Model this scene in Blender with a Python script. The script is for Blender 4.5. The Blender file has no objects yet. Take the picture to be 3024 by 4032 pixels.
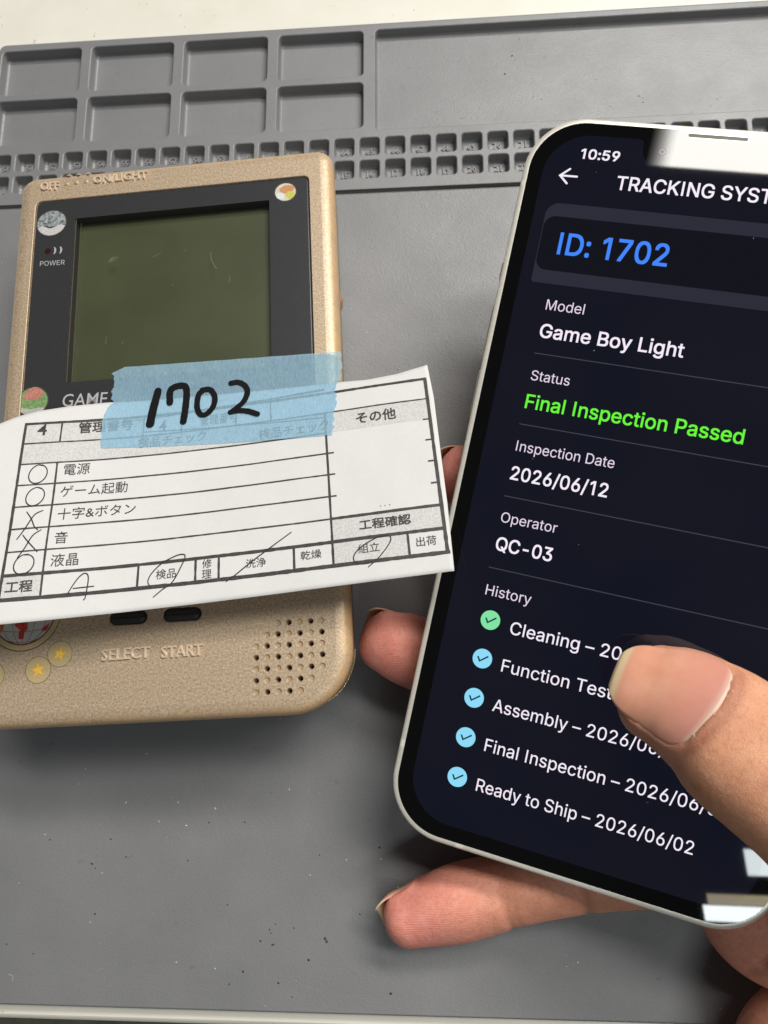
import bpy, bmesh, math, random
import numpy as np
from mathutils import Vector, Matrix, kdtree
from mathutils.geometry import delaunay_2d_cdt
random.seed(7); rng = np.random.default_rng(7)
MM = 0.001
sc = bpy.context.scene
col = sc.collection

# ------------------------------------------------------------------ camera, world, lamps, exposure
cam_d = bpy.data.cameras.new('camera'); cam = bpy.data.objects.new('camera', cam_d); col.objects.link(cam)
cam_d.sensor_fit = 'VERTICAL'; cam_d.sensor_height = 36.0; cam_d.lens = 25.0
cam_d.clip_start = 0.01; cam_d.clip_end = 20
RC = Matrix(((0.9979, 0.0158, 0.0632), (-0.0036, 0.9820, -0.1891), (-0.0651, 0.1884, 0.9799)))
cam.matrix_world = Matrix.Translation(Vector((11.5521, -34.5523, 179.0761)) * MM) @ RC.to_4x4()
cam_d.dof.use_dof = True; cam_d.dof.focus_distance = 0.150; cam_d.dof.aperture_fstop = 34
sc.camera = cam

world = bpy.data.worlds.new('World'); sc.world = world; world.use_nodes = True
bgn = world.node_tree.nodes['Background']; bgn.inputs[0].default_value = (0.93, 0.97, 1.0, 1); bgn.inputs[1].default_value = 0.055

def area(name, loc, rotz, sx, sy, watts, color, rot=None):
    d = bpy.data.lights.new(name, 'AREA'); d.shape = 'RECTANGLE'; d.size = sx; d.size_y = sy
    d.energy = watts; d.color = color
    o = bpy.data.objects.new(name, d); col.objects.link(o); o.location = loc
    o.rotation_euler = rot if rot else (0, 0, rotz)
    return o
# radiance L of an area lamp = watts / (pi * pi? ) : watts = L * pi * area  (Cycles area lamps: L = P / (pi * A))
def panel(name, corner, rotz, sx, sy, L, color):
    c, s = math.cos(rotz), math.sin(rotz)
    x = corner[0] + c * sx / 2 - s * sy / 2; y = corner[1] + s * sx / 2 + c * sy / 2
    return area(name, (x, y, corner[2]), rotz, sx, sy, L * math.pi * sx * sy, color)
panel('overhead_light', (0.092, 0.767, 1.8), -0.29, 1.50, 0.30, 22.0, (1.0, 0.97, 0.91))
panel('overhead_light', (0.30, 1.42, 1.8), -0.29, 1.35, 0.34, 40.0, (1.0, 0.97, 0.91))  # second lamp, added for the mat's sheen and longer shadows
for k_, L_ in enumerate((20.0, 17.0, 13.5, 10.0, 7.0, 4.6, 2.8, 1.4, .6), 1):   # added dimming strips that fade the left edge of the lamp's reflection
    panel('reflection_fade', (0.092 - .0056 * k_, 0.767 + .00168 * k_, 1.8), -0.29, .0055, .30, L_, (1.0, 0.97, 0.91))
panel('tube_fixture', (0.105, -1.108, 1.8), 0.12, 1.0, 0.040, 24.0, (0.90, 0.98, 1.0))
panel('tube_fixture', (0.113, -1.064, 1.8), 0.12, 1.0, 0.026, 6.0, (1.0, 0.86, 0.58))  # glowing strip added for the tan housing mirrored between the tubes
panel('tube_fixture', (0.205, -0.978, 1.8), 0.12, 1.0, 0.065, 18.0, (0.90, 0.98, 1.0))

vs = sc.view_settings
vs.view_transform = 'Standard'; vs.look = 'None'; vs.exposure = 0.0; vs.gamma = 1.0; vs.use_curve_mapping = False

# ------------------------------------------------------------------ helpers
def mk(name, verts, faces, mat=None, parent=None, smooth=None, scale=MM, mats=None, midx=None):
    me = bpy.data.meshes.new(name)
    v = np.asarray(verts, float) * scale
    me.from_pydata(v.tolist(), [], [list(map(int, f)) for f in faces])
    if mats:
        for m in mats: me.materials.append(m)
        if midx is not None: me.polygons.foreach_set('material_index', np.asarray(midx, np.int32))
    elif mat: me.materials.append(mat)
    if smooth is True: me.polygons.foreach_set('use_smooth', np.ones(len(me.polygons), bool))
    elif smooth is not None: me.polygons.foreach_set('use_smooth', np.asarray(smooth, bool))
    me.update()
    o = bpy.data.objects.new(name, me); col.objects.link(o)
    if parent: o.parent = parent
    return o
def fattr(o, name, vals):
    a = o.data.attributes.new(name, 'FLOAT', 'POINT'); a.data.foreach_set('value', np.asarray(vals, np.float32))
def empty(name, mat4, label, cat, group=None):
    o = bpy.data.objects.new(name, None); o.empty_display_size = 0.01; col.objects.link(o)
    o.matrix_world = mat4; tag(o, label, cat, group); return o
def tag(o, label=None, cat=None, group=None, kind=None):
    if label: o['label'] = label
    if cat: o['category'] = cat
    if group: o['group'] = group
    if kind: o['kind'] = kind
    return o

class MB:
    """collects vertices / faces (mm)"""
    def __init__(s): s.v = []; s.f = []; s.s = []; s.m = []
    def add(s, verts, faces, smooth=False, m=0):
        b = len(s.v); s.v += [tuple(p) for p in verts]
        for f in faces: s.f.append([b + i for i in f]); s.s.append(smooth); s.m.append(m)
        return b
    def build(s, name, mat=None, parent=None, mats=None):
        return mk(name, s.v, s.f, mat, parent, s.s, mats=mats, midx=s.m if mats else None)

def rrect(x0, y0, x1, y1, radii, inset=0.0, seg=6):
    """ccw loop; radii = (bl, br, tr, tl); fixed count of points"""
    x0 += inset; y0 += inset; x1 -= inset; y1 -= inset
    out = []
    for (cx, cy, r, a0) in ((x0, y0, radii[0], 180), (x1, y0, radii[1], 270), (x1, y1, radii[2], 0), (x0, y1, radii[3], 90)):
        r = max(r - inset, 0.05)
        ox = cx + (r if a0 in (180, 90) else -r); oy = cy + (r if a0 in (180, 270) else -r)
        for k in range(seg + 1):
            a = math.radians(a0 + 90 * k / seg); out.append((ox + r * math.cos(a), oy + r * math.sin(a)))
    return out
def circ(cx, cy, r, n=16):
    return [(cx + r * math.cos(2 * math.pi * k / n), cy + r * math.sin(2 * math.pi * k / n)) for k in range(n)]
def offs(loop, d):
    """shrink (d>0) a ccw convex-ish loop"""
    n = len(loop); out = []
    P = np.array(loop); 
    for i in range(n):
        a = P[i] - P[i - 1]; b = P[(i + 1) % n] - P[i]
        la, lb = np.hypot(*a), np.hypot(*b)
        na = np.array([-a[1], a[0]]) / (la + 1e-9); nb = np.array([-b[1], b[0]]) / (lb + 1e-9)
        m = na + nb; m /= max(np.hypot(*m), 1e-6); c = max(m @ na, .5)
        out.append(tuple(P[i] + m * d / c))
    return out
def fill_face(mb, outer, holes, z, m=0):
    bm = bmesh.new(); es = []
    for lp in [outer] + holes:
        vs_ = [bm.verts.new((p[0], p[1], 0)) for p in lp]
        for i in range(len(vs_)): es.append(bm.edges.new((vs_[i - 1], vs_[i])))
    bmesh.ops.triangle_fill(bm, use_beauty=True, use_dissolve=False, edges=es, normal=(0, 0, 1))
    bm.verts.index_update()
    v = [(w.co.x, w.co.y, z) for w in bm.verts]
    f = []
    for fc in bm.faces:
        ids = [w.index for w in fc.verts]
        if fc.normal.z < 0: ids.reverse()
        f.append(ids)
    bm.free(); mb.add(v, f, False, m)
def fill_cdt(mb, outer, holes, z):
    pv = []; pe = []; lps = [outer] + holes
    for l in lps:
        k0 = len(pv); pv += [Vector(p) for p in l]; pe += [(k0 + i, k0 + (i + 1) % len(l)) for i in range(len(l))]
    ov, oe, of_, _a, _b, _c = delaunay_2d_cdt(pv, pe, [], 0, 1e-6)
    A = np.concatenate([np.array(l) for l in lps]); B = np.concatenate([np.roll(np.array(l), -1, 0) for l in lps]); out = []
    for f in of_:
        cx = sum(ov[i].x for i in f) / len(f); cy = sum(ov[i].y for i in f) / len(f)
        m = (A[:, 1] > cy) != (B[:, 1] > cy); a, b_ = A[m], B[m]
        if np.count_nonzero(cx < (b_[:, 0] - a[:, 0]) * (cy - a[:, 1]) / (b_[:, 1] - a[:, 1]) + a[:, 0]) % 2: out.append(f)
    mb.add([(p.x, p.y, z) for p in ov], out, False, 0)
def strip(mb, loops, smooth=True, m=0, flip=False):
    """loops: list of (loop2d, z) with the same count, joined ring by ring"""
    n = len(loops[0][0]); v = []
    for lp, z in loops: v += [(p[0], p[1], z) for p in lp]
    f = []
    for k in range(len(loops) - 1):
        for i in range(n):
            j = (i + 1) % n; q = [k * n + i, k * n + j, (k + 1) * n + j, (k + 1) * n + i]
            f.append(q[::-1] if flip else q)
    return mb.add(v, f, smooth, m)
def pocket(mb, loop, depth, z=0.0, fil=0.3, m=0, mfloor=None, floor_round=0.5):
    """loop = visible rim (ccw) in the top face. walls and a floor below it"""
    L = [(loop, z), (offs(loop, fil * .3), z - fil * .12), (offs(loop, fil * .75), z - fil * .5), (offs(loop, fil), z - fil)]
    fr = min(floor_round, depth * .5)
    L += [(offs(loop, fil + .08), z - depth + fr), (offs(loop, fil + .08 + fr * .35), z - depth + fr * .3), (offs(loop, fil + .08 + fr), z - depth)]
    strip(mb, L, True, m, flip=True) if False else strip(mb, L, True, m)
    fl = L[-1][0]
    mb.add([(p[0], p[1], z - depth) for p in fl], [list(range(len(fl)))], False, m if mfloor is None else mfloor)

def catmull(pts, n=8, closed=False):
    P = np.array(pts, float); out = []
    N = len(P)
    for i in range(N - (0 if closed else 1)):
        p0 = P[i - 1] if (i > 0 or closed) else 2 * P[0] - P[1]
        p1 = P[i]; p2 = P[(i + 1) % N]
        p3 = P[(i + 2) % N] if (i + 2 < N or closed) else 2 * P[-1] - P[-2]
        for k in range(n):
            t = k / n
            out.append(.5 * ((2 * p1) + (-p0 + p2) * t + (2 * p0 - 5 * p1 + 4 * p2 - p3) * t * t + (-p0 + 3 * p1 - 3 * p2 + p3) * t ** 3))
    if not closed: out.append(P[-1])
    return np.array(out)
def ribbon(pts, w, cap=True):
    """2d polyline -> verts, faces. w scalar or per point"""
    P = np.array(pts, float); n = len(P); w = np.broadcast_to(np.asarray(w, float), (n,))
    d = np.gradient(P, axis=0); d /= np.linalg.norm(d, axis=1)[:, None] + 1e-9
    nn = np.stack([-d[:, 1], d[:, 0]], 1)
    A = P + nn * w[:, None] / 2; B = P - nn * w[:, None] / 2
    v = np.concatenate([A, B]); f = [[i, n + i, n + i + 1, i + 1] for i in range(n - 1)]
    v = v.tolist()
    if cap:
        for c, r in ((P[0], w[0] / 2), (P[-1], w[-1] / 2)):
            b = len(v); v += [[c[0] + r * math.cos(a), c[1] + r * math.sin(a)] for a in np.linspace(0, 2 * math.pi, 13)[:-1]]
            f.append(list(range(b, b + 12)))
    return v, f

def text_geo(s, offset=0.0, extrude=0.0, bevel=0.0, res=3, spacing=1.0, shear=0.0):
    cu = bpy.data.curves.new('t', 'FONT'); cu.body = s; cu.size = 1.0; cu.resolution_u = res
    cu.offset = offset; cu.extrude = extrude; cu.bevel_depth = bevel; cu.bevel_resolution = 1; cu.space_character = spacing; cu.shear = shear
    o = bpy.data.objects.new('t', cu); col.objects.link(o)
    dg = bpy.context.evaluated_depsgraph_get(); dg.update()
    me = o.evaluated_get(dg).to_mesh()
    v = np.array([w.co[:] for w in me.vertices]).reshape(-1, 3); f = [list(p.vertices) for p in me.polygons]
    o.evaluated_get(dg).to_mesh_clear()
    bpy.data.objects.remove(o); bpy.data.curves.remove(cu)
    return v, f
CAP = 0.727   # cap height of the built-in face for size 1, checked below
_c, _ = text_geo('H'); CAP = _c[:, 1].max()
def fit_text(s, x0, y0, x1, cap=None, offset=0.0, y1=None, fullh=None, **kw):
    """place text: left x0, baseline y0, right x1; cap = cap height (or fullh = whole glyph height)"""
    v, f = text_geo(s, offset, **kw)
    sx = (x1 - x0) / (v[:, 0].max() - v[:, 0].min())
    if fullh: sy = fullh / (v[:, 1].max() - v[:, 1].min()); yb = v[:, 1].min()
    else: sy = cap / CAP; yb = 0.0
    o = np.empty((len(v), 3)); o[:, 0] = x0 + (v[:, 0] - v[:, 0].min()) * sx; o[:, 1] = y0 + (v[:, 1] - yb) * sy; o[:, 2] = v[:, 2] * sy
    if y1 is not None: o[:, 1] += (o[:, 0] - x0) / (x1 - x0) * (y1 - y0)
    return o, f

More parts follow.
